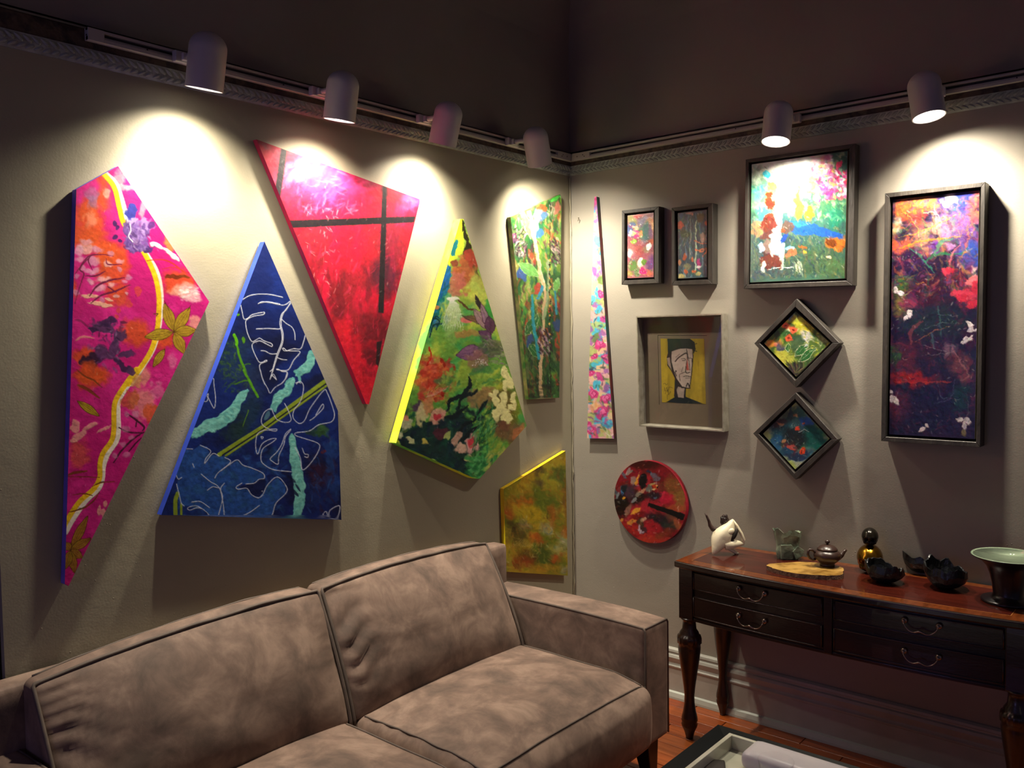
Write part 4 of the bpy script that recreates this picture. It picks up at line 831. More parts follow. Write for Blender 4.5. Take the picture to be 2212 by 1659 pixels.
# big pale-blue leaf
a.P([(300,830),(420,840),(500,785),(570,810),(610,880),(690,900),(760,910),(820,960),(720,1050),(800,1010),(890,950),(930,1000),(1050,1040),(1150,1080),(1175,1130),(1100,1160),(990,1200),(900,1195),(900,1240),(1000,1250),(1060,1330),(1130,1335),(1200,1230),(1310,1130),(1400,1220),(1400,1290),(1290,1400),(1240,1560),(600,1560),(560,1500),(440,1450),(330,1430),(270,1400),(255,1280),(260,1160),(240,1110),(250,980)], '2450A0', j=10, var=.2)
a.S(220, (260,820,1380,1550), 120, 40, ['2B5CB0', '1C4690', '22508A', '3468B8', '1A3C70', '285C80'], 30, 90, .45, 16)
a.P([(1000,1260),(1060,1330),(1130,1335),(1190,1240),(1180,1140),(1000,1200),(900,1230)], '0B1A50', j=6)
YG = '93A82C'
a.L([(700,890),(1150,605),(1822,112)], 46, YG, smooth=False); a.L([(770,900),(1160,640),(1828,165)], 22, YG, smooth=False); a.L([(735,895),(1155,625),(1825,142)], 12, '080C2C', smooth=False)
a.L([(262,1300),(238,1380),(240,1540)], 44, YG); a.L([(300,1410),(300,1540)], 24, YG, smooth=False)
feather([(980,235),(900,320),(860,420),(770,500),(680,560),(580,590),(450,660),(400,660)], 66, 5); feather([(1470,110),(1420,200),(1350,260),(1310,330),(1270,420)], 56, 6); a.B(960, 245, 44, 18, TQ[0], -40); a.B(1210, 470, 25, 50, '5A8A9C', 30, .8, 8)
feather([(1470,700),(1480,820),(1500,940),(1520,1040),(1540,1180),(1550,1330),(1530,1480),(1510,1550)], 60, 7)
for q in [(1460,1150,60,14,40),(1500,1290,60,14,50),(1530,1240,50,10,55)]: a.B(q[0], q[1], q[2], q[3], '0A143C', q[4], .8)
W = [[(600,30),(598,75),(640,90),(645,150),(662,300),(650,395),(630,380),(590,300),(570,270),(585,250),(575,320),(540,325),(520,260)],[(1135,0),(1160,100),(1210,190),(1238,240),(1290,180),(1380,120),(1418,20)],[(1235,95),(1270,40),(1305,100)],
 [(1505,135),(1560,120),(1590,180),(1560,320),(1490,420),(1480,500),(1540,560),(1600,530),(1660,400),(1800,215),(1840,240),(1900,400),(1915,480),(1880,545),(1750,575),(1650,640),(1510,660),(1510,690),(1600,720),(1740,770),(1755,830),(1680,960),(1580,1050),(1555,920),(1500,815)],[(1655,530),(1700,500),(1790,410),(1800,365),(1780,370),(1720,470)],
 [(1390,350),(1430,430),(1458,525),(1400,550),(1310,520),(1270,450),(1245,405),(1180,440),(1145,520),(1160,580),(1230,620),(1305,620),(1290,642),(1200,630),(1110,665),(1085,760),(1090,850),(1110,880),(1150,780),(1230,730),(1300,720),(1260,760),(1160,830),(1140,940),(1180,1000),(1280,1050),(1460,1070)],
 [(1140,700),(1165,705),(1150,725),(1140,700)],[(1455,620),(1400,670),(1360,780),(1310,860),(1240,930),(1260,960),(1320,990),(1330,900),(1380,790),(1400,700),(1455,630)],[(1575,820),(1600,880),(1640,890),(1630,920),(1600,910)],
 [(420,830),(330,825),(315,800),(250,930),(235,1050),(265,1145),(305,1130)],[(500,790),(610,850),(560,930),(550,980),(630,880),(700,905)],[(760,920),(820,955),(790,1000),(690,1080),(655,1135)],[(720,1060),(800,1000),(890,945),(950,1000),(1040,1030),(1160,1085),(1175,1140),(1120,1150),(1070,1190),(980,1200)],[(940,1190),(880,1230),(900,1255),(990,1245),(1040,1310),(1110,1345),(1160,1310),(1210,1210),(1315,1125),(1410,1230),(1400,1300),(1300,1400),(1265,1510),(1235,1560)],
 [(250,1200),(280,1320),(300,1400),(330,1430)],[(410,1390),(500,1385),(600,1450)],[(600,1540),(560,1490),(460,1430),(370,1450),(390,1475),(470,1450),(540,1470)],[(510,1095),(600,1170),(700,1240),(740,1400),(755,1550)],[(755,1190),(715,1250),(735,1350),(690,1540)],[(575,1265),(630,1230),(690,1240)],[(1125,1425),(1020,1500),(920,1545)],[(1150,1275),(1158,1277)],[(420,985),(435,1025)],
 [(1785,1560),(1800,1510),(1830,1490),(1850,1545),(1870,1475),(1970,1430),(1945,1560),(1890,1565)]]
for q in W: a.L(q, 9, 'D8DAEC')
finish(a, .35, 8, 40, 80, .10, .3, 0, .0, gain=.84)
canvas('L', .03, [(571.5,522),(702,822),(730,888),(737.5,1123),(348.5,1112.5)], a, 'navy blue shaped canvas with white leaf outlines and turquoise feathers', edge=mat('cobalt_edge', '2440B0', '2E4CC0', 20, .6), extra='cobalt blue painted side of the canvas')
# ---- red canvas
a = Art(535, 290, 915, 885, 'B40E28', 21); a.T = (530, 290, 2.765)
a.N('D01A3C', 60, .5, .3, .8, seed=1); a.N('8C1A24', 40, .45, .25, .9, .6, 2.2, 2, (300, 560, 1050, 1250, 60)); a.N('6A1420', 24, .58, .2, .7, .6, 1.8, 3, (350, 700, 1000, 1500, 60))
for q in [(420,280,190,110,'F24C94'),(600,330,180,90,'EC3A80'),(300,220,120,70,'F07098'),(330,400,120,100,'F01838'),(560,450,160,80,'F0163C'),(620,640,120,160,'EE1030'),(980,400,60,50,'E8589A'),(640,1280,120,120,'D0142A'),(560,1180,80,60,'DC1A2C'),(700,1500,60,110,'C81428'),(150,180,60,60,'D83048'),(200,120,60,30,'C85068')]: a.B(*q[:4], q[4], -15, .7, 30, .9)
for q in [(700,260,120,30,20,'7A1030'),(900,380,90,40,25,'58101E'),(880,620,60,140,0,'7C1C30'),(830,850,80,110,0,'2E1A2A'),(780,1180,100,90,0,'48101A'),(100,60,60,24,20,'8A4048'),(930,470,40,60,0,'A02050'),(760,1330,60,50,0,'3A0E18'),(400,650,90,120,30,'9A2030')]: a.B(*q[:4], q[5], q[4], .7, 28, .8)
a.S(520, (80, 60, 1030, 1600), 70, 9, ['F02850', 'B01428', '901624', 'E04070', '7A1220', 'D81838'], -60, 40, .38, 8)
a.S(120, (300, 60, 700, 480), 60, 10, ['F880B0', 'F45A98', 'F090B0', 'E83068'], -20, 60, .35, 8)
a.S(60, (360, 440, 560, 1050), 30, 5, ['F8C0B8', 'F09090'], 60, 50, .6, 4)
BKx = '1C1418'
a.P([(212,85),(250,98),(205,405),(175,345)], BKx, soft=1); a.P([(245,515),(1015,490),(1008,527),(270,560)], BKx); a.P([(818,305),(847,318),(826,1070),(794,1065)], BKx); a.P([(785,1240),(815,1235),(795,1390),(780,1370)], BKx, al=.9)
a.S(40, (200,100,240,330), 20, 6, ['6A4A50'], 60, 30, .3)
finish(a, 1.2, 10, -60, 40, .14, .4, 0, .02, gain=.9)
canvas('L', .025, [(554,301),(906,430),(907,436),(797,873),(791,873)], a, 'red triangular canvas crossed by black bars', edge=mat('crimson_edge', 'C00E30', '7A1040', 3, .6), extra='crimson painted side of the canvas')
# ---- green kite
a = Art(825, 460, 1150, 1045, '8FB040', 31); a.T = (820, 450, 2.765)
a.N('C8D84A', 40, .5, .3, .9, seed=1); a.N('5A9A3C', 36, .52, .25, .8, seed=2); a.N('3CA85A', 30, .6, .2, .7, seed=3)
a.P([(440,60),(500,60),(480,180),(330,560),(280,700),(120,1250),(110,1400),(60,1390)], 'E8F032', j=8)
a.P([(488,60),(505,90),(560,270),(600,420),(560,400),(500,280),(520,200),(490,150)], '2A2A14', j=10)
a.P([(470,160),(500,130),(505,260),(430,320),(425,230)], 'C8DC3A', j=10); a.P([(455,180),(470,190),(450,280),(425,290),(425,225)], '1F7A80', j=8)
a.B(510, 380, 70, 120, 'B85A34', 20, .9, 30, .4); a.B(460, 460, 60, 70, 'C06A5C', 0, .8, 24); a.B(560, 300, 40, 60, 'B04030', 0, .8, 20); a.B(440, 330, 20, 20, '8A4A30', j=10); a.B(590, 440, 20, 50, '6A6A30', -20, .8, 12)
a.B(590, 500, 60, 110, 'D8D860', 0, .7, 30, .7); a.B(650, 600, 30, 70, '3CA03C', -20, .9, 14)
a.P([(400,330),(425,370),(400,500),(360,600),(310,700),(290,660),(340,540),(350,420)], '1E6AB0', j=14); a.P([(380,470),(400,520),(345,640),(290,760),(290,700)], '0E7A74', j=14)
a.S(70, (300, 330, 420, 700), 50, 14, ['1E5AA8', '0F7C84', '2E86C0', '0A5A58'], -60, 30, .7, 8)
for q in [[(290,730),(330,650),(360,660)],[(300,770),(320,700),(370,690)],[(310,650),(350,670),(340,720)]]: a.L(q, 9, '083A40', j=5)
a.B(430, 650, 60, 120, 'A8C878', 0, .7, 24, .7)
for i in range(26): a.L([(430,535),(400+i*3.2,600),(370+i*5,700+30*math.sin(i*2.1))], 2.4, 'F0F4E0', .7)
a.B(440, 540, 36, 10, 'F4F0E0', 0, .9, 4)
a.B(520, 665, 40, 18, 'E07A70', 5, 1, 8); a.B(520, 750, 80, 24, 'B88048', 0, .7, 14); a.B(330, 590, 30, 12, 'B88048')
# purple flower
for q in [(490,640,700,700,40,'7A5A40'),(560,600,660,730,60,'B08A90'),(600,560,665,740,40,'A07890'),(650,640,665,760,60,'5A3050'),(570,515,600,600,26,'1A1820')]: a.petal(q[0], q[1], q[2], q[3], q[4], q[5], '3A2030', .9, 2.5)
a.petal(455, 880, 640, 840, 90, '8A5A84', '4A2850', .95, 3, True); a.petal(590, 730, 670, 780, 50, '6A4068', '3A2040', .95, 3); a.B(660, 840, 70, 50, '4A5A48', 0, .8, 16); a.B(690, 830, 60, 50, '6A6A50', 10, .7, 20)
a.S(60, (600,760,750,930), 60, 8, ['8A7080', '3A4A38', '6A8A4A', 'A890A0'], 20, 70, .6, 8); a.L([(470,550),(520,590),(560,610)], 12, '5A4020', j=6)
a.B(580, 920, 60, 60, '9A6A60', 0, .7, 20); a.S(40, (550,900,640,940), 6, 6, ['F8E8F0'], al=.9)
# red flower
a.B(310, 1000, 80, 100, 'D84028', 0, .85, 26, .4); a.S(120, (240,900,420,1150), 60, 26, ['E05030', 'B83020', 'E88040', 'C83838', 'D86850'], 40, 90, .6, 12)
a.L([(295,830),(305,880),(285,940)], 8, 'C82010'); [a.B(x, y, 9, 16, 'A82818', 0) for x, y in [(370,910),(385,930),(445,955),(450,1045),(335,1145),(375,1110)]]
for i in range(9): a.L([(280,1130),(300+i*28,1060-i*4)], 2, 'F0D8C0', .6)
a.S(160, (380,960,760,1400), 90, 26, ['7AA83C', '4C8C3A', 'A8C850', '2E7A48'], -50, 40, .7, 14)
a.B(600, 1130, 90, 60, 'A05A50', 0, .6, 20); a.B(740, 1180, 80, 130, '5A3A20', 0, .7, 24, .5); a.B(760, 1330, 90, 70, '7A4038', 0, .7, 24, .5); a.B(820, 1150, 30, 160, '6A7A1C', 10, .6, 20); a.B(830, 1330, 60, 26, 'C8784A', -50, .8, 10)
DKG = ['0C2A2A', '10203A', '0A1A20', '143C30', '16243C']
a.P([(110,1380),(190,1290),(300,1280),(420,1240),(470,1200),(560,1280),(540,1420),(560,1600),(420,1560),(260,1480),(120,1420)], '0C2A34', j=26, al=.92)
a.S(150, (130,1200,620,1580), 90, 20, DKG+['0E4A38', '1A5A48'], -40, 70, .7, 14)
for q in [[(400,1210),(420,1150),(460,1130),(540,1110),(590,1080)],[(530,1010),(535,1060),(500,1110),(470,1200)],[(380,1250),(450,1240),(520,1180)],[(440,1390),(500,1300),(560,1270)],[(560,1270),(600,1200),(640,1150)],[(290,1300),(340,1260),(400,1200)],[(480,1400),(540,1340),(600,1290)]]: a.L(q, 26, '0C1E24', j=10, taper=.7)
for q in [(220,1190,40,40,'4A3050'),(250,1230,50,60,'D8C890'),(300,1170,40,60,'C88858'),(140,1270,40,40,'C8C8A0'),(150,1240,20,24,'E09070'),(350,1240,36,50,'E8A890'),(350,1250,18,22,'C83040'),(270,1390,24,20,'E8D060'),(460,1370,22,40,'D8A890'),(480,1430,30,24,'F0C0A8'),(550,1410,36,60,'F0B0A8'),(548,1400,20,34,'D83848'),(180,1380,24,20,'E0E0A0'),(360,1340,40,30,'5A2838'),(400,1360,16,24,'B8C870'),(540,1490,30,20,'F0D890'),(130,1350,16,30,'D8D8A8')]: a.B(*q[:4], q[4], 20, .9, 12)
a.S(150, (560,1180,700,1560), 60, 7, ['1A6A3C', '0E4A28', '6AB070', '2E8A4C'], -65, 30, .8, 5); a.S(90, (520,1480,640,1600), 50, 14, ['3CA050', '6AC070', '1E6A38'], -40, 60, .7, 6); a.S(60, (640,1400,860,1560), 60, 20, ['9AB040', '6A9A38', 'C8C060'], -50, 20, .7, 8)
for q in [(740,975,20,30,0),(760,1000,24,22,30),(780,1040,18,40,-10),(752,1055,16,34,0),(692,1100,16,20,0),(664,1120,20,14,30),(690,1150,18,36,-10),(740,1140,26,50,0),(795,1130,16,36,5),(786,1190,26,16,10),(806,1170,14,40,0),(720,1190,22,30,20),(695,1235,20,34,-10),(750,1215,26,22,0),(765,1255,26,34,-20),(735,1255,14,18,0),(720,1225,20,14,0)]: a.B(*q[:4], 'F2EBA0', q[4], 1, 5, .2)
finish(a, .9, 8, 50, 80, .14, .5, 1.2, .03, gain=.86)
canvas('L', .045, [(995,473),(1001,473),(1137.5,920),(1036,1034),(1026,1034),(856,957)], a, 'green and yellow kite shaped floral canvas', edge=mat('lime_edge', 'E8F030', '6CD850', 5, .5, lo=.5, hi=.6), extra='lime yellow painted side of the canvas')
# ---- narrow jungle canvas
a = Art(1090, 410, 1225, 875, '3E7A34', 41, 1.2); a.T = (1070, 400, 3.456)
a.N('7AA03C', 26, .5, .2, .9, seed=1); a.N('1E4A2A', 22, .55, .2, .8, .7, 1.8, 2); a.N('C04A2C', 16, .64, .1, .85, .8, 1.8, 3); a.N('2C3A24', 40, .5, .3, .6, 1, 1, 4, (100, 1100, 500, 1620, 60))
a.S(300, (110,80,490,1000), 90, 20, ['4C9A3C', '86B84A', '1F5A30', 'C8502C', 'B8C860', '2A6A50', 'D8A070', '5A2A3C'], 80, 35, .7, 10)
a.S(160, (140,950,490,1590), 100, 16, ['2A5A30', '143A20', '4A8A3C', '8A4A34', '6A7A4A', '1A3028'], 80, 30, .7, 10)
for q in [(330,210,46,70,'4A6A90'),(300,250,30,60,'C090C8'),(345,160,40,24,'E84A20'),(320,190,24,20,'E8A0A0'),(150,400,28,40,'8A4A80'),(318,360,36,36,'3A6AC8'),(205,650,36,50,'3A5AA8'),(460,1040,26,50,'2E4A80'),(300,300,20,50,'9AC0E0'),(455,160,24,50,'D07A68'),(310,780,30,40,'C84A3C'),(250,1160,24,50,'34508A')]: a.B(*q[:4], q[4], 10, .9, 12)
for q in [(180,180,170,400,50),(200,180,260,400,46),(170,580,330,680,80),(220,1120,320,960,70),(440,800,470,690,50),(250,1180,330,1290,60)]: a.petal(*q, ['3E9A40', '2A6A34', '7AC060'][q[0] % 3], 'C8E0A0', .9, 3)
a.P([(235,190),(262,190),(375,790),(350,790)], 'F0C898', j=4); a.L([(262,200),(370,780)], 6, 'F6E8C8'); a.L([(370,790),(350,1200),(335,1380),(342,1600)], 24, 'D8B888', j=5); a.L([(395,560),(392,800),(360,1000)], 18, '9AB080', j=5)
a.L([(275,820),(280,980),(300,1150),(325,1290)], 22, '2A9AA8', j=6); a.L([(445,800),(455,960)], 16, '3A9AB0', j=5); a.L([(320,840),(345,760)], 22, '3AA0C0', j=4)
a.S(120, (140,320,230,530), 34, 8, ['E8DCC8', '4A2A40', '2A1A20', '9A7A80'], -60, 30, .9, 4); a.S(120, (410,400,480,590), 34, 8, ['D8C8B8', '4A2A40', '2A1A20', '9A7A80'], 60, 30, .9, 4); a.S(90, (320,1060,420,1260), 40, 9, ['C0A0B0', '3A1A30', '2A1420'], 60, 30, .9, 4); a.S(50, (390,100,440,330), 34, 7, ['B8B098', '6A6A4A', '8A9A70'], 70, 30, .8, 4)
a.L([(408,110),(405,500),(408,1000),(412,1560)], 5, '1A1A10')
for y in range(560, 1200, 34): a.B(406, y, 6, 9, ['F8B040', '2A1A10'][(y//34) % 2])
a.B(450, 95, 50, 14, '5ADC50', -20, .9, 6); a.S(40, (110,1450,480,1600), 60, 20, ['1A2420', '24382C'], 0, 30, .6)
finish(a, 1.4, 9, 80, 40, .2, .6, 1.4, .04, gain=.76)
canvas('L', .025, [(1103,469),(1210,420),(1213,430),(1208,859),(1142,863)], a, 'tall narrow green jungle canvas nearest the corner, above the yellow canvas', edge=mat('leaf_edge', '2A5A24', '8A7A50', 18, .6), extra='green painted side of the canvas')
# ---- yellow-olive canvas
a = Art(1075, 960, 1240, 1250, '9A8A20', 51, 1.1); a.T = (1060, 950, 5.35)
a.N('6E7A1C', 30, .5, .25, .9, 1.3, .8, 1); a.N('C8A028', 30, .55, .2, .8, seed=2)
for q in [(700,380,120,160,0,'B8B030'),(800,420,80,110,0,'4A5A24'),(600,650,160,110,20,'5E6E1E'),(550,350,80,60,0,'4A3A28'),(560,500,60,50,0,'5A4A38'),(350,720,150,80,-10,'C8661E'),(500,880,180,90,30,'C8A41C'),(380,970,60,70,0,'B8A078'),(290,800,60,90,0,'C8A828'),(650,1010,80,80,0,'A8A880'),(500,1120,80,60,20,'D86420'),(580,1190,60,60,0,'C05A1C'),(720,880,60,120,0,'B8621C'),(860,1060,50,60,0,'C8641C'),(830,1200,70,120,0,'B0B890'),(760,1280,100,70,30,'B8A850'),(300,1090,110,130,20,'5A4A1C'),(250,1000,80,80,0,'4A3A1A'),(200,850,50,70,0,'B04A1C'),(600,1350,130,110,0,'4A5A1C'),(400,1330,120,60,30,'6A4A18'),(360,1420,160,70,0,'9A3A18'),(760,1370,60,60,0,'C8521C'),(640,1500,160,60,0,'B88A20'),(860,700,30,260,0,'8A5A20'),(200,1400,50,110,0,'A89A30'),(850,1500,50,50,0,'A8A080')]: a.B(*q[:4], q[5], q[4], .75, 30, .9)
a.S(260, (140,130,890,1560), 110, 20, ['8A8A28', 'C8A838', 'A8641C', '5A5A1C', 'B8B050', 'D08A30'], 50, 60, .35, 14)
for i in range(9): a.L([(220+i*22,1250-i*3),(330+i*20,1140+i*8)], 3, 'D8C080', .8)
for i in range(6): a.L([(380+i*34,1320+i*8),(520+i*12,1150+i*20)], 3, 'D8C080', .8)
a.L([(657,820),(657,920)], 5, '4A2A10'); a.L([(640,1010),(630,1060),(680,1080),(710,1040)], 6, '7A8A70', j=4)
finish(a, 1.0, 10, 50, 60, .12, .5, 2, .03, gain=.84)
canvas('L', .025, [(1088,1056),(1221.5,974),(1226.5,1243.5),(1093.6,1235)], a, 'small olive and orange slanted canvas just above the sofa end', edge=mat('bright_yellow_edge', 'F2E020', 'F0B820', 14, .5), extra='bright yellow painted side of the canvas')
# ================================================================== pictures on the right wall
a = Art(1260, 415, 1340, 955, 'E8C49A', 61, 1.2); a.T = (1250, 400, 2.963)
a.N('E0A8B0', 26, .5, .2, .8, seed=1); a.N('4AB8DC', 20, .58, .08, .95, .8, 1.3, 2); a.N('A8B86A', 18, .6, .1, .8, seed=3); a.N('9A5AA8', 16, .64, .1, .8, seed=4)
for y in range(90, 1600, 62): a.B(60+((y*37) % 150), y+20, 22, 30, ['3FB4DC', 'C83A8A', '8A5AA8', '6A8A4A', 'F0C090', '58C0E0'][(y//62) % 6], y, .85, 12)
for x, y, r_ in [(140,1005,42),(180,1110,34),(95,1335,34),(180,1360,34),(150,1450,48),(75,1560,34),(110,90,14),(150,690,26),(100,1090,26),(80,1200,24)]:
    a.B(x, y, r_, r_*.9, 'D03A82', 0, .95, 10); a.B(x-4, y-4, r_*.55, r_*.5, 'F078B0', 0, .9, 6); a.L([(x-r_*.5,y),(x,y-r_*.5),(x+r_*.5,y),(x,y+r_*.4),(x-r_*.2,y)], 4, '9A1450', .8)
a.S(70, (60,700,230,1300), 34, 10, ['4A2A50', '2A4A3A', '5A8A4A', '3A9AA8'], 40, 80, .7, 8); a.S(50, (60,1380,230,1600), 40, 12, ['4AA8D0', 'E89A60', '8A4A90', '3A6A4A'], 40, 80, .7, 8)
for q in [[(165,1580),(200,1600),(230,1590)],[(180,1560),(200,1620)],[(150,970),(185,960)],[(165,1000),(190,1010)]]: a.L(q, 3, 'FFFFFF', .8)
finish(a, .8, 6, 60, 80, .12, .5, 1.2, .04, gain=.86)
canvas('R', .025, [(1284,424.5),(1288.5,425),(1326,947.5),(1268,946.8)], a, 'tall thin triangular pastel floral canvas beside the room corner', edge=mat('wine_edge', '7A3038', '1A5A58', 4, .6, lo=.45, hi=.55), extra='wine red and teal side of the canvas')
# ---- round picture
RC = (.4435, .868); RR = .1852
cp = [proj((RC[0]+RR*math.cos(t), -.03, RC[1]+RR*math.sin(t))) for t in np.linspace(0, 2*math.pi, 64, endpoint=False)]
a = Art(1318, 988, 1488, 1180, '8A1420', 71, 1.3); a.T = (1300, 970, 7.215)
a.N('5A1410', 30, .5, .2, .8, seed=1); a.N('C02838', 26, .58, .15, .8, seed=2)
for q in [(700,230,300,70,0,'3A0E08'),(1000,380,220,130,20,'8A1420'),(1120,600,160,180,0,'8A5A28'),(1200,800,110,140,0,'9A7030'),(960,760,150,110,10,'D01A3C'),(880,600,90,80,0,'7A3428'),(1150,920,160,60,10,'B8502C'),(800,740,120,60,0,'1A1A24'),(560,780,130,90,-20,'14100E'),(400,650,140,110,0,'3A3440'),(280,820,110,120,0,'0C1210'),(330,950,100,110,0,'1C0E0C'),(900,1100,230,110,20,'181A22'),(1060,1180,140,90,0,'2A3428'),(1120,1040,110,60,0,'6A4430'),(780,1220,130,110,0,'B01C28'),(500,1250,220,80,25,'C02A24'),(800,1400,260,70,0,'C83828'),(560,1020,110,60,-20,'7A0E10'),(960,1320,140,60,-20,'8A3A24'),(1180,1180,70,110,-30,'B05A34')]: a.B(*q[:4], q[5], q[4], .85, 24, .6)
a.P([(730,835),(1300,1020),(1270,1110),(720,880)], '0A0808', j=3)
for q in [(400,340,70,26,-50,'9A8080'),(330,400,80,24,50,'6A6070'),(430,360,70,18,-35,'8A8078'),(540,450,80,26,-50,'F0A030'),(520,520,40,50,0,'E89A2C'),(480,480,40,80,0,'A08078'),(640,500,60,120,15,'07080A'),(820,420,90,40,50,'6A6070'),(740,350,40,24,20,'2A2A44'),(310,640,24,70,0,'4A80C0'),(340,620,50,60,0,'1A2028'),(330,760,30,24,0,'F0A830'),(210,680,26,90,-20,'5A6468'),(240,720,20,60,20,'8A9498'),(620,650,70,26,-30,'C8906A'),(560,700,60,26,-30,'8A8070'),(720,620,50,60,20,'6A7068'),(790,550,60,24,-30,'B09A60'),(830,590,50,40,-30,'D04018'),(850,580,26,16,-40,'F8C070'),(790,630,30,10,-20,'F8D090'),(852,602,14,14,0,'0A0808'),(500,790,26,60,35,'8A9090'),(410,950,40,110,25,'9A6A5A'),(520,960,90,28,-35,'F0A838'),(300,1100,36,26,0,'E89A40'),(470,1130,80,30,-30,'E8963C'),(600,1130,60,70,0,'4A3024'),(650,1100,50,30,-20,'D8A888'),(620,1250,70,60,0,'4A2A30'),(590,1290,20,40,20,'D8C0D0'),(570,1230,14,60,10,'D0B0C0'),(640,1290,24,14,0,'B8A0B0'),(950,720,20,60,10,'E83050'),(820,760,30,18,0,'5A7080')]: a.B(*q[:4], q[5], q[4], .95, 8, .25)
a.S(160, (180,280,900,1350), 46, 14, ['4A4048', '2A2020', 'A08070', '6A2018', 'D08A40', '1A1A20'], -35, 60, .45, 8)
finish(a, 1.2, 9, -35, 60, .2, .6, 1.5, .05, gain=.82); a.P([(730,835),(1300,1020),(1270,1110),(720,880)], '0A0808', j=2)
r = thing('round_canvas', (RC[0], 0, RC[1]), 'round dark red abstract canvas with a black bar', 'painting')
painted('painted_face', cp, 'R', .03, a, paintmat('paint_round'), r, 1.1); e = edgeband(cp, 'R', .03, mat('red_rim', 'C01A34', '4A0A14', 3, .5), r)
# ---- floating frames
FR = mat('grey_wood', '2B2724', '3A3530', 30, .5, .25, 90, stretch=(1, 1, .25)); BLK = mat('black_felt', '070606', rough=.7)
def framed(label, outer, paint, art, t=.05, gap=.35, fm=FR, name='floating_frame', rough=.3, spec=.6, rec=.012):
    W = toW(outer, 'R', t); c = sum(W)/4; c[1] = 0; r = thing(name, c, label, 'painting')
    O = toW(outer, 'R', t); Pt = toW(paint, 'R', t-rec)
    I = []
    for i in range(4):
        p = Pt[i].copy(); p[1] = -t; o_ = O[i]; I.append(p+(o_-p)*gap)
    for i in range(4):
        j = (i+1) % 4; g = G(); f = [O[i], O[j], I[j], I[i]]; b = [p.copy() for p in f]
        for p in b: p[1] = -.003
        g.add(f+b, [(0,1,2,3),(7,6,5,4),(0,4,5,1),(1,5,6,2),(2,6,7,3),(3,7,4,0)]); o = g.make('frame_rail', fm, r, merge=True, bevel=.0012, seg=1)
    g = G(); q = [p.copy() for p in I]
    for p in q: p[1] = -.005
    g.prism(q, (0, -.012, 0)); g.make('backing_panel', BLK, r, merge=True)
    painted('painted_canvas', paint, 'R', t-rec, art, paintmat('paint_'+label[:24], rough, .35, spec), r, 1.1)
    q = [p.copy() for p in Pt]
    edgeband(paint, 'R', t-rec, mat('raw_linen', 'B8AE98', rough=.8), r, back=.018); return r
# small left
a = Art(1350, 455, 1418, 606, 'A87480', 81, 1.6); a.T = (1320, 420, 7.542)
a.N('9A4A58', 20, .5, .3, .8, seed=1)
for q in [(340,420,80,80,0,'B0B060'),(450,360,90,50,10,'E04A44'),(520,450,80,120,40,'7A7A98'),(620,450,70,110,60,'E09A60'),(560,600,60,150,0,'2E6A70'),(480,620,60,100,0,'3E7A5A'),(330,560,80,100,0,'4A6AA8'),(640,600,30,110,0,'7A5A88'),(440,880,110,90,40,'A84A4A'),(330,860,90,60,0,'C86A68'),(560,900,70,40,40,'8A7A58'),(640,780,60,60,0,'C85A30'),(310,960,40,70,0,'E8E0E0'),(350,1130,90,80,0,'4C7A34'),(640,1130,60,120,0,'6A3A80'),(300,1280,40,70,0,'A89A50'),(420,1260,80,70,0,'6A8A58'),(600,1270,90,60,0,'D06A50'),(680,520,20,60,0,'F0C080')]: a.B(*q[:4], q[5], q[4], .85, 24, .6)
for q in [(410,640,46,60,'E0308A'),(350,620,40,40,'F0E8A0'),(470,640,40,60,'F0A050'),(370,760,50,40,'8AB840'),(610,860,46,60,'FFFFFF'),(490,1100,50,90,'F6F4C8'),(545,1090,36,54,'5A8A2C'),(520,1240,70,50,'D82070'),(400,540,50,40,'E8C8A0'),(310,620,22,60,'F4ECEC')]: a.B(*q[:4], q[4], 10, .95, 16)
a.S(80, (300,480,500,800), 34, 9, ['FFF4E0', 'E83A80', 'F0E060', 'A02050'], 0, 90, .8, 5); a.S(60, (280,1050,680,1350), 30, 10, ['FFE8F0', '3A6A20', 'C01A60', '4A6AC0', 'F0E8D0'], 0, 90, .7, 5)
finish(a, 1.8, 7, 30, 90, .22, .7, 1.2, .08, gain=.9)
framed('small dark framed pink floral picture, left one of the pair', [(1343.2,455.1),(1423.2,445.5),(1422.8,611.6),(1342.5,615.2)], [(1355.5,465.7),(1411.8,459.3),(1411.8,598.6),(1355.5,601)], a)
# small right
a = Art(1458, 446, 1532, 608, '2C4C58', 82, 1.6); a.T = (1320, 420, 7.542)
a.S(260, (1080,260,1560,1370), 170, 14, ['1E4C5A', '4A8488', '14303C', '7AA8B8', '2E6450', '1A3C48', '3A6C98'], 88, 10, .6, 6)
for q in [(1110,490,46,70,'D85A40'),(1280,310,60,24,'B89088'),(1140,340,40,50,'2A5A80'),(1440,380,70,90,'4A4A30'),(1210,640,70,60,'2A4A34'),(1400,1260,110,80,'1E5A58'),(1200,1010,30,60,'C05A34'),(1330,1060,30,34,'C8603C'),(1220,1260,40,40,'D0663C'),(1110,1110,30,60,'C88A60'),(1420,1290,46,40,'C8B878'),(1140,1330,50,36,'B8A868'),(1350,1240,34,22,'E0683C'),(1420,1120,26,90,'B83A78'),(1420,1170,40,24,'E8F0E8'),(1230,1180,60,50,'7A8060'),(1480,700,60,60,'A89080'),(1540,470,20,40,'C06A48')]: a.B(*q[:4], q[4], 0, .9, 14)
a.L([(1390,420),(1378,700),(1375,1000),(1370,1230)], 20, 'C8E0C0', .9, 3); a.L([(1290,400),(1290,700),(1275,1050)], 12, 'A8C0A8', .7, 3); a.L([(1215,780),(1215,980)], 10, '6AA0C8', .8)
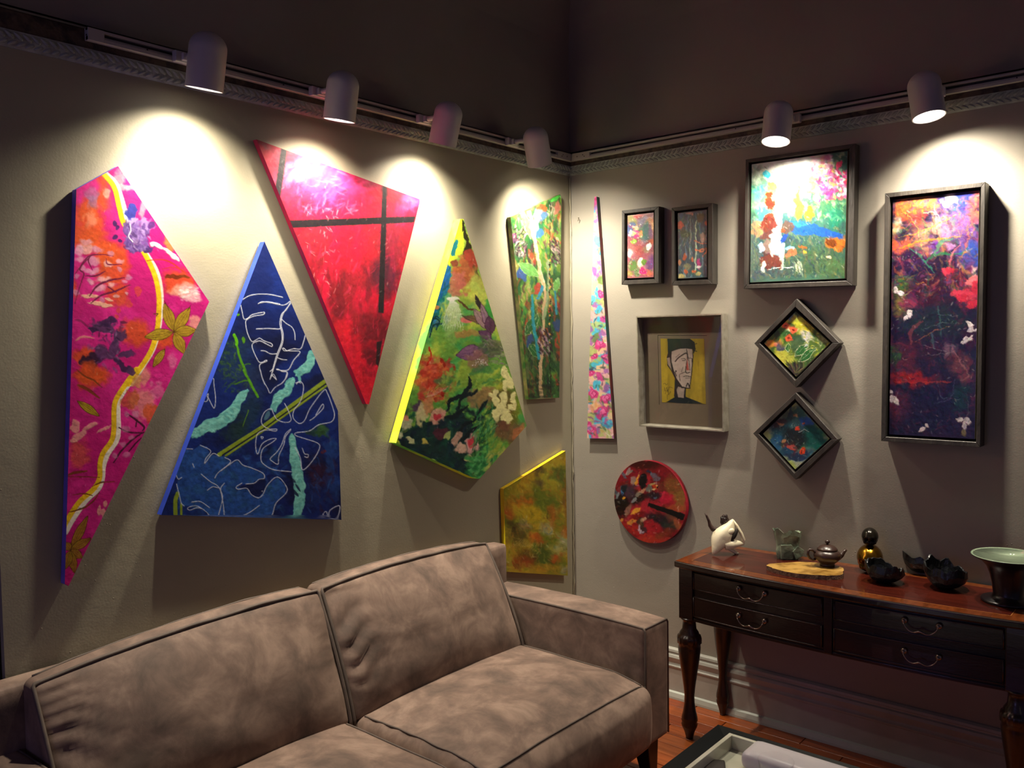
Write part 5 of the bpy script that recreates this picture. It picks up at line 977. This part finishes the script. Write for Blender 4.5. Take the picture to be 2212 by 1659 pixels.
for q in [(1350,750,1560,800),(1360,910,1540,860),(1370,900,1500,860),(1440,940,1540,880),(1490,1020,1560,860)]: a.L([(q[0],q[1]),((q[0]+q[2])/2,(q[1]+q[3])/2+20),(q[2],q[3])], 18, 'D87850', .95, 5, taper=.4)
for i in range(8): a.L([(1240,600+i*10),(1160,560+i*50),(1090,640+i*60)], 5, ['8AA07A', '3A5A3C'][i % 2], .8)
finish(a, 1.8, 9, 85, 25, .22, .7, 1.2, .07)
framed('small dark framed waterfall picture, right one of the pair', [(1450.6,449.2),(1539.4,438.3),(1539.4,613.6),(1450.6,616.2)], [(1463.9,460.4),(1526.8,453.1),(1526.8,598.8),(1464.3,601.9)], a)
# pond with cairn
a = Art(1615, 320, 1838, 616, '3E6A5A', 83, 1.2); a.T = (1590, 300, 4.879)
a.N('2E5048', 50, .5, .3, .8, seed=1)
for q in [(300,300,280,190,0,'E0F4DC'),(620,240,330,180,0,'FCFFF4'),(250,640,150,150,0,'7ACB80'),(230,560,90,70,0,'58C0B8'),(640,480,140,120,0,'C8C8B0'),(560,650,140,120,0,'C0D880'),(900,700,260,180,0,'3E6A48'),(1030,820,90,130,0,'1E6A54'),(1080,250,100,160,0,'3E5A50'),(700,1000,360,160,12,'2A4E5A'),(420,1150,300,160,0,'24404A'),(800,1250,340,200,0,'3A5038'),(400,1400,280,90,0,'38484A'),(1050,1380,140,110,0,'46603C'),(200,1200,70,200,0,'42584C'),(220,940,80,80,0,'C87A50'),(280,780,80,80,0,'3AA0B8')]: a.B(*q[:4], q[5], q[4], .85, 40, .8)  # near-white blobs at the top include painted-in lamp glare
a.S(340, (160,140,1160,860), 70, 26, ['8ACB90', 'D8E8C0', '4A8A5A', '6AB8A0', 'E8E8B0', '2E5A4A', 'B8C870'], 80, 60, .4, 18); a.S(260, (160,900,1150,1500), 110, 20, ['24484C', '4A6A48', '2A3A44', '6A7A50', '1E3A50', '7A6A40'], 70, 50, .45, 18)
a.P([(560,860),(700,870),(850,900),(1000,960),(1140,1020),(1140,1060),(960,1030),(820,1010),(640,1010),(560,960)], '1E4A94', j=8); a.P([(420,1150),(500,1010),(560,960),(560,1010),(480,1100)], '1A3A8A', j=6); a.B(660, 900, 90, 30, '2A6A9A', 6, .8, 10)
MG = ['D83A88', 'E868A8', 'B8286A', 'F4A8C8', 'E83A5A', 'FFFFFF', 'F0C060']
a.S(150, (800,170,1000,640), 60, 34, MG, 0, 90, .85, 12); a.S(110, (960,330,1170,620), 60, 34, MG, 0, 90, .85, 12); a.B(1080, 280, 40, 50, 'E0406A', 0, 1, 8); a.B(600, 480, 90, 60, 'E86AB0', -20, .9, 20); a.S(50, (520,380,700,520), 60, 26, ['FFF0F8', 'F0A0D0'], 0, 90, .8, 10)
a.B(660, 720, 44, 130, 'E0882C', 0, .95, 12); a.B(765, 790, 46, 70, 'D86A24', 0, .95, 10); a.B(800, 480, 34, 110, 'E8A848', 0, .8, 14); a.L([(660,600),(655,540),(665,480)], 16, 'E8A030')
a.L([(470,370),(450,700),(430,950),(425,1230)], 84, 'F2F8F4', .9, 6); a.L([(440,760),(430,1220)], 50, '6AA0B8', .8, 6); a.L([(480,1120),(475,1350)], 60, 'C8D8C8', .7, 8)
for q in [(375,640,56,70,10,'8A2E1E'),(355,690,40,50,0,'5A2A20'),(350,805,46,30,0,'8A3020'),(340,900,76,80,-10,'5A2620'),(345,1020,84,54,5,'50302C'),(330,1170,50,80,0,'3E2A28'),(370,1290,110,80,0,'5A2A22'),(340,1140,60,60,0,'6A5A54'),(1050,1100,120,80,0,'A85A20'),(1010,1090,60,60,0,'5A2E14'),(580,1210,70,50,0,'8A5A3C'),(540,930,70,60,0,'4A3A34'),(500,960,26,26,0,'9A3A24'),(720,1195,20,20,0,'D89A30'),(700,1140,40,18,0,'8A4A20'),(980,1250,40,16,10,'E8B890'),(380,500,60,50,0,'8A7A4A')]: a.B(*q[:4], q[5], q[4], .95, 10, .2)
for q in [(400,620,16,30,'F0C8B0'),(395,970,24,36,'C8C0B8'),(390,1040,34,50,'B0A8A0'),(380,1150,26,90,'D0CCC0'),(560,1150,50,16,'7AC0F0'),(290,1350,20,60,'D8E0D8'),(270,1140,24,50,'A8C8E8'),(320,370,44,34,'30C0DC')]: a.B(*q[:4], q[4], 0, .9, 10)
a.L([(330,1385),(400,1370),(470,1350)], 8, 'F0F4F0'); a.L([(500,1355),(590,1355)], 8, 'F0F4F0'); a.S(40, (600,1280,700,1420), 80, 5, ['C8D0B0'], 75, 15, .6, 5)
a.B(560, 215, 360, 90, 'FFFFFA', -6, .85, 40, .9); finish(a, 1.4, 10, 75, 50, .17, .55, 1.8, .06)  # white patch at the top: spotlight glare painted into the picture's colour
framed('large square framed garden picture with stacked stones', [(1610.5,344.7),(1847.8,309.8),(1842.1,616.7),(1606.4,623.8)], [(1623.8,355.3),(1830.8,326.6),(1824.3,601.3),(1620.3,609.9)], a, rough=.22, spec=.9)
# tall purple
a = Art(1915, 405, 2122, 955, '241838', 84, 1.1); a.T = (1870, 370, 2.72)
a.N('14102E', 40, .5, .3, .8, seed=1); a.N('3A1830', 30, .58, .2, .7, seed=2); a.N('0E2238', 30, .6, .2, .6, seed=3)
for q in [(280,190,120,60,0,'F08A28'),(210,220,60,60,0,'D8582C'),(340,190,60,40,0,'F8A040'),(300,300,60,60,0,'C84030'),(230,340,60,50,0,'2A2A34'),(380,400,110,80,0,'B87868'),(520,260,110,120,0,'8A6AA8'),(600,420,70,160,0,'7A5098'),(550,170,90,60,0,'2A3AA8'),(640,200,30,120,0,'C8584C'),(620,490,60,90,0,'2A48A0'),(430,330,80,60,0,'C89080'),(200,440,60,50,0,'E0603C'),(250,520,90,60,0,'2C1238'),(180,320,26,50,0,'D8B8A0'),(400,440,26,40,0,'5A2E90'),(480,400,30,80,0,'A878B0'),(210,670,70,60,0,'4A5A20'),(210,790,60,70,0,'8A7A38'),(370,700,110,90,0,'3A1026'),(600,680,70,120,0,'A82C48'),(260,780,60,40,0,'8A2850'),(520,620,60,40,0,'7A2030'),(220,1130,90,110,0,'5A2034'),(280,1220,130,36,3,'B01C1C'),(560,1150,60,100,-30,'7A4048'),(290,1390,110,50,0,'6A2038'),(200,1380,80,70,0,'8A2A3C'),(430,880,200,90,0,'1A2A34'),(400,1400,200,140,0,'101638'),(560,1330,60,90,0,'0E3A3C'),(170,1070,30,50,0,'2A5A2A'),(640,590,24,30,0,'E8C0B8'),(500,1050,40,40,20,'7A5A70')]: a.B(*q[:4], q[5], q[4], .85, 22, .7)
a.S(420, (150,150,660,720), 80, 12, ['D86A3C', '8A4A80', '3A1A4A', 'C89A40', '4A3A80', 'A83A4A', '1A1A2A', '2A6A4A'], 20, 80, .42, 12); a.S(360, (145,600,650,1550), 80, 12, ['2A1A3A', '4A1C34', '182440', '7A2A44', '0E1428', '24404A'], 10, 80, .42, 12)
for P_, w_, c in [([(200,210),(300,330),(340,500)],5,'D8B840'),([(190,385),(330,350),(560,240)],7,'E0B030'),([(170,460),(330,410),(560,380)],12,'F09A20'),([(330,250),(400,240),(410,290)],9,'F0D8A0'),([(400,190),(415,240),(450,300)],7,'F0E8C0'),([(250,450),(330,510),(400,590)],16,'3A8A6A'),([(340,530),(430,480),(510,495)],20,'1E7A48'),([(400,480),(450,410),(510,400)],26,'4A9A60'),([(420,490),(560,480),(600,440)],10,'2A7A50'),([(330,1080),(430,1075),(520,1060)],5,'A8A0A0'),([(290,1000),(400,940),(490,910)],8,'B8684A'),([(330,930),(450,890),(570,890)],4,'8AA098'),([(420,840),(540,850)],3,'9AA0A8'),([(390,950),(400,1040)],18,'4A6A70'),([(430,800),(440,960)],12,'3A6068'),([(265,1020),(270,930),(330,880)],30,'8A3C44'),([(520,1220),(500,1330),(400,1360)],8,'5A5A80'),([(420,1240),(450,1330),(480,1330)],7,'5A6A80'),([(500,1020),(560,1120),(600,1200),(560,1230)],14,'A86A70'),([(490,560),(510,480),(560,420)],14,'D8707A'),([(330,1020),(470,1060)],3,'B8B8B8'),([(210,740),(270,700)],6,'9AB060'),([(590,1300),(600,1400),(580,1450)],5,'8A7A80'),([(190,1240),(500,1235)],12,'C03A30')]: a.L(P_, w_*.75, c, .62, 3, taper=.6)
for q in [(570,720,70,26),(640,640,50,36),(560,740,40,20),(480,590,34,24),(620,770,30,30),(500,580,24,24),(650,680,24,40)]: a.B(*q, ['D83A54', 'F07A80', 'C82A40'][q[0] % 3], 0, .9, 10)
WHP = ['F4E8E8', 'E8DCE4']
for c_, tips in [((180,715),[(180,675),(172,690),(230,718)]),((245,845),[(268,818),(225,875),(275,850)]),((640,925),[(590,880),(595,940),(645,940)]),((625,970),[(555,1010),(600,1000),(620,960)]),((150,1310),[(140,1285),(200,1375),(150,1360)]),((580,1470),[(530,1450),(620,1475),(575,1525),(605,1440)]),((350,1500),[(370,1485),(310,1535)])]:
    for q in tips: a.petal(c_[0], c_[1], q[0], q[1], 30, WHP[q[0] % 2], 'A890A0', .95, 2)
a.B(490, 170, 46, 30, 'FFFFFF', -20, .9, 10); a.B(575, 1540, 14, 22, '8A7A50')
finish(a, 1.4, 10, 30, 90, .2, .55, 1.8, .03, gain=.86)
framed('tall dark framed purple floral picture', [(1911.5,417.8),(2128.5,392.5),(2117.5,966.5),(1903,952.7)], [(1928.8,431.8),(2115.6,411.2),(2105.3,948.5),(1920.7,938)], a, t=.065, rough=.3)
# diamonds
a = Art(1645, 665, 1800, 820, '6A8A38', 85, 1.4); a.T = (1610, 630, 3.95); a.N('C8C040', 26, .5, .2, .8, seed=1); a.N('2A4A24', 20, .55, .2, .8, seed=2)
for q in [(410,220,46,36,'3A80B8'),(470,250,70,50,'D8D840'),(530,310,60,50,'D0C030'),(230,440,70,40,'E08A30'),(250,460,26,26,'E07A6A'),(300,340,80,50,'2A5A2C'),(260,390,30,50,'1E3A24'),(440,440,70,60,'3A5A44'),(290,480,36,40,'4A4A6A'),(600,440,110,80,'5A7A3C'),(660,410,50,40,'A8B880'),(430,660,90,50,'2A2430'),(340,570,60,60,'C8C850'),(520,590,70,60,'3A5A30'),(400,330,56,20,'F0F0C0'),(520,380,50,50,'E8E0E0')]: a.B(*q[:4], q[4], 0, .85, 18, .5)
for x, y in [(345,290),(370,395),(410,325)]: a.B(x, y, 36, 30, 'E8603C', 20, .95, 8); a.B(x, y, 12, 9, '7A1A10', 0, .9, 4)
for q in [(360,440,360,515,46),(420,550,540,440,70),(450,600,600,480,60)]: a.petal(*q, '2E6A34', 'E8E8C0', .9, 4)
for i in range(12): a.L([(420,700),(380+i*16,640),(350+i*20,590)], 5, ['2A1A24', '9A7A58', '5A7A3C'][i % 3], .8); a.L([(490,360+i*3),(530,400+i*5),(500,470)], 2.5, 'F0ECF4', .7)
a.S(90, (480,240,700,520), 30, 9, ['F0E840', 'E8F0C0', '3A5A34', '8AA050'], 30, 80, .7, 5)
finish(a, 1.5, 7, 50, 80, .2, .6, 1.4, .06)
framed('diamond hung framed picture with orange blossoms, upper one of two', [(1629,742),(1720.6,645.2),(1813.8,741),(1719.4,837.6)], [(1650.5,741.4),(1718.9,673),(1792.8,740.6),(1719.4,812.8)], a)
a = Art(1642, 862, 1798, 1020, 'A8B868', 86, 1.4); a.T = (1610, 630, 3.95)
a.N('98A8A0', 30, .5, .3, .8, seed=1)
for q in [(430,1150,170,130,0,'24424A'),(300,1180,90,90,0,'1E4A5A'),(590,1260,110,110,0,'0E5A54'),(270,1290,60,60,0,'1C5080'),(520,1100,50,50,0,'2A58B0'),(450,1040,60,50,0,'2A5A54'),(300,1120,60,50,0,'3A3034'),(390,1020,16,40,0,'2A4A50'),(450,1400,110,60,0,'1A2A50'),(420,1250,110,90,0,'1A2024'),(560,1420,60,40,0,'2A5A70'),(380,1340,60,50,0,'5A2A34'),(650,1330,40,30,0,'0E6A5A'),(340,1370,60,40,0,'1E4A6A')]: a.B(*q[:4], q[5], q[4], .9, 18, .5)
for q in [(450,1160,18,16,'E84A30'),(490,1355,20,30,'E0401C'),(395,1325,34,22,'B85048'),(300,1130,30,10,'9A6A50'),(430,1060,24,16,'A87A58'),(330,1270,16,20,'B07A54'),(495,1125,14,8,'C85A40')]: a.B(*q[:4], q[4], 20, .95, 6)
a.S(130, (230,1050,640,1420), 26, 6, ['6A8A8A', '14181C', '3A6A70', 'A8B0A8', '0E3A40'], 0, 90, .6, 4); a.L([(455,1195),(500,1175),(540,1195)], 5, 'D8DCD8', .8)
finish(a, 1.5, 7, 40, 90, .2, .6, 1.6, .05)
framed('diamond hung framed dark teal picture, lower one of two', [(1626.5,936.3),(1718.9,847.7),(1810,949.5),(1718.4,1036.3)], [(1648,937.1),(1718.9,869.2),(1791.8,947.7),(1717.6,1013.5)], a)
# ---- portrait print in a silver box frame behind glass
SV = mat('silver_leaf', 'A8A294', '8E887A', 30, .38, .15, 80, metal=.55); MATB = mat('brown_mat', '544636', '5C4E3C', 4, .8)
T = .055; O = toW([(1374.5,683.6),(1559.3,677.5),(1562.8,933),(1380.6,920.8)], 'R', T); c = sum(O)/4; c[1] = 0
r = thing('shadow_box_frame', c, 'silver framed portrait print with a wide brown mat', 'picture'); cx = sum(O)/4
I = [p+(cx-p)/np.linalg.norm(cx-p)*.007 for p in O]
for i in range(4):
    j = (i+1) % 4; g = G(); f = [O[i], O[j], I[j], I[i]]; b = [O[i], O[j], I[j]+(cx-I[j])*.03, I[i]+(cx-I[i])*.03]; b = [p.copy() for p in b]
    for p in b: p[1] = -.003
    g.add(f+b, [(0,1,2,3),(7,6,5,4),(0,4,5,1),(1,5,6,2),(2,6,7,3),(3,7,4,0)]); g.make('frame_rail', SV, r, merge=True)
def back(k, y):
    q = [p+(cx-p)*k for p in O]; q = [np.array([p[0], y, p[2]]) for p in q]; return q
g = G(); g.prism(back(.03, -.006), (0, -.006, 0)); o = g.make('mat_board', MATB, r, merge=True)
pr = [(1426.8,731.3),(1521,731.7),(1524.9,873),(1430,869)]
a = Art(1424, 728, 1528, 876, 'A88E1C', 91, 1.8); a.T = (1360, 660, 5.72); a.N('C0A428', 30, .5, .3, .7, .5, 3, 1); a.N('8A7418', 20, .6, .2, .6, .5, 3, 2)
a.P([(450,1196),(560,1130),(700,1130),(800,1170),(930,1222),(430,1222)], '0E1A20'); a.P([(550,1120),(560,900),(600,860),(700,1000),(690,1150),(560,1145)], '14141C'); a.P([(600,1000),(680,1020),(670,1140),(600,1135),(580,1040)], 'A89488', j=3)
a.P([(460,640),(480,560),(560,500),(760,500),(790,620),(770,860),(745,1030),(640,1020),(560,900),(510,800),(465,740)], '181014'); a.P([(520,560),(620,535),(700,530),(770,540),(780,620),(760,860),(735,1020),(650,1000),(580,900),(545,800),(515,680)], 'B8A498', j=2); a.P([(460,650),(495,640),(520,800),(475,730)], '9A8478', j=2)
a.P([(468,408),(740,406),(800,450),(815,540),(790,600),(770,540),(700,520),(600,540),(520,570),(475,640)], '14201E', j=4)
for q in [[(740,410),(750,440)],[(770,430),(790,470)],[(790,480),(830,470)],[(800,560),(830,565)]]: a.L(q, 8, '14201E')
for P_, w_ in [([(565,690),(610,640),(690,590),(715,600)],14),([(705,540),(715,640),(700,740),(690,820)],10),([(715,600),(735,700),(745,800)],7),([(640,660),(680,655),(690,675),(650,680)],6),([(735,650),(770,655),(770,700)],6),([(690,820),(710,835),(745,825)],10),([(690,820),(640,840),(615,860),(625,930)],6),([(665,880),(700,870),(750,880)],8),([(690,895),(745,895)],5),([(615,1000),(690,1020),(750,1020)],10),([(700,1000),(720,960),(740,1010)],12),([(620,600),(570,640)],4),([(560,820),(580,870)],8),([(660,760),(640,820)],4)]: a.L(P_, w_, '1A1014')
a.P([(710,640),(735,800),(700,800)], 'A83A30', al=.85); a.B(573, 810, 8, 12, '14080C')
for P_ in [[(415,970),(440,960),(450,980),(470,965)],[(430,1010),(440,1060),(460,1010),(470,1070),(490,1010),(535,1020)],[(440,1090),(470,1040),(480,1100),(510,1060)],[(465,1100),(468,1160)]]: a.L(P_, 5, '3A2A08', .8)
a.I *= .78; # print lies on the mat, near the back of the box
un = [np.array(p) for p in pr]
painted('portrait_print', pr, 'R', .0125, a, paintmat('paint_portrait', .6, .05, .3), r, 1.1)
g = G(); q = [onp for onp in toW([(1421,724.5),(1527,724.5)], 'R', .0124)]
for (xa, ya, xb, yb) in [(1421,724,1527,724.5),(1421,724,1424.5,874)]:
    A_, B_ = toW([(xa, ya), (xb, yb)], 'R', .0124); g.tube([A_, B_], .0008, 4)
g.make('mat_line', mat('dark_line', '201810', rough=.8), r)
g = G(); g.prism(back(.028, -.022), (0, -.002, 0)); g.make('glass_pane', gm, r, merge=True)
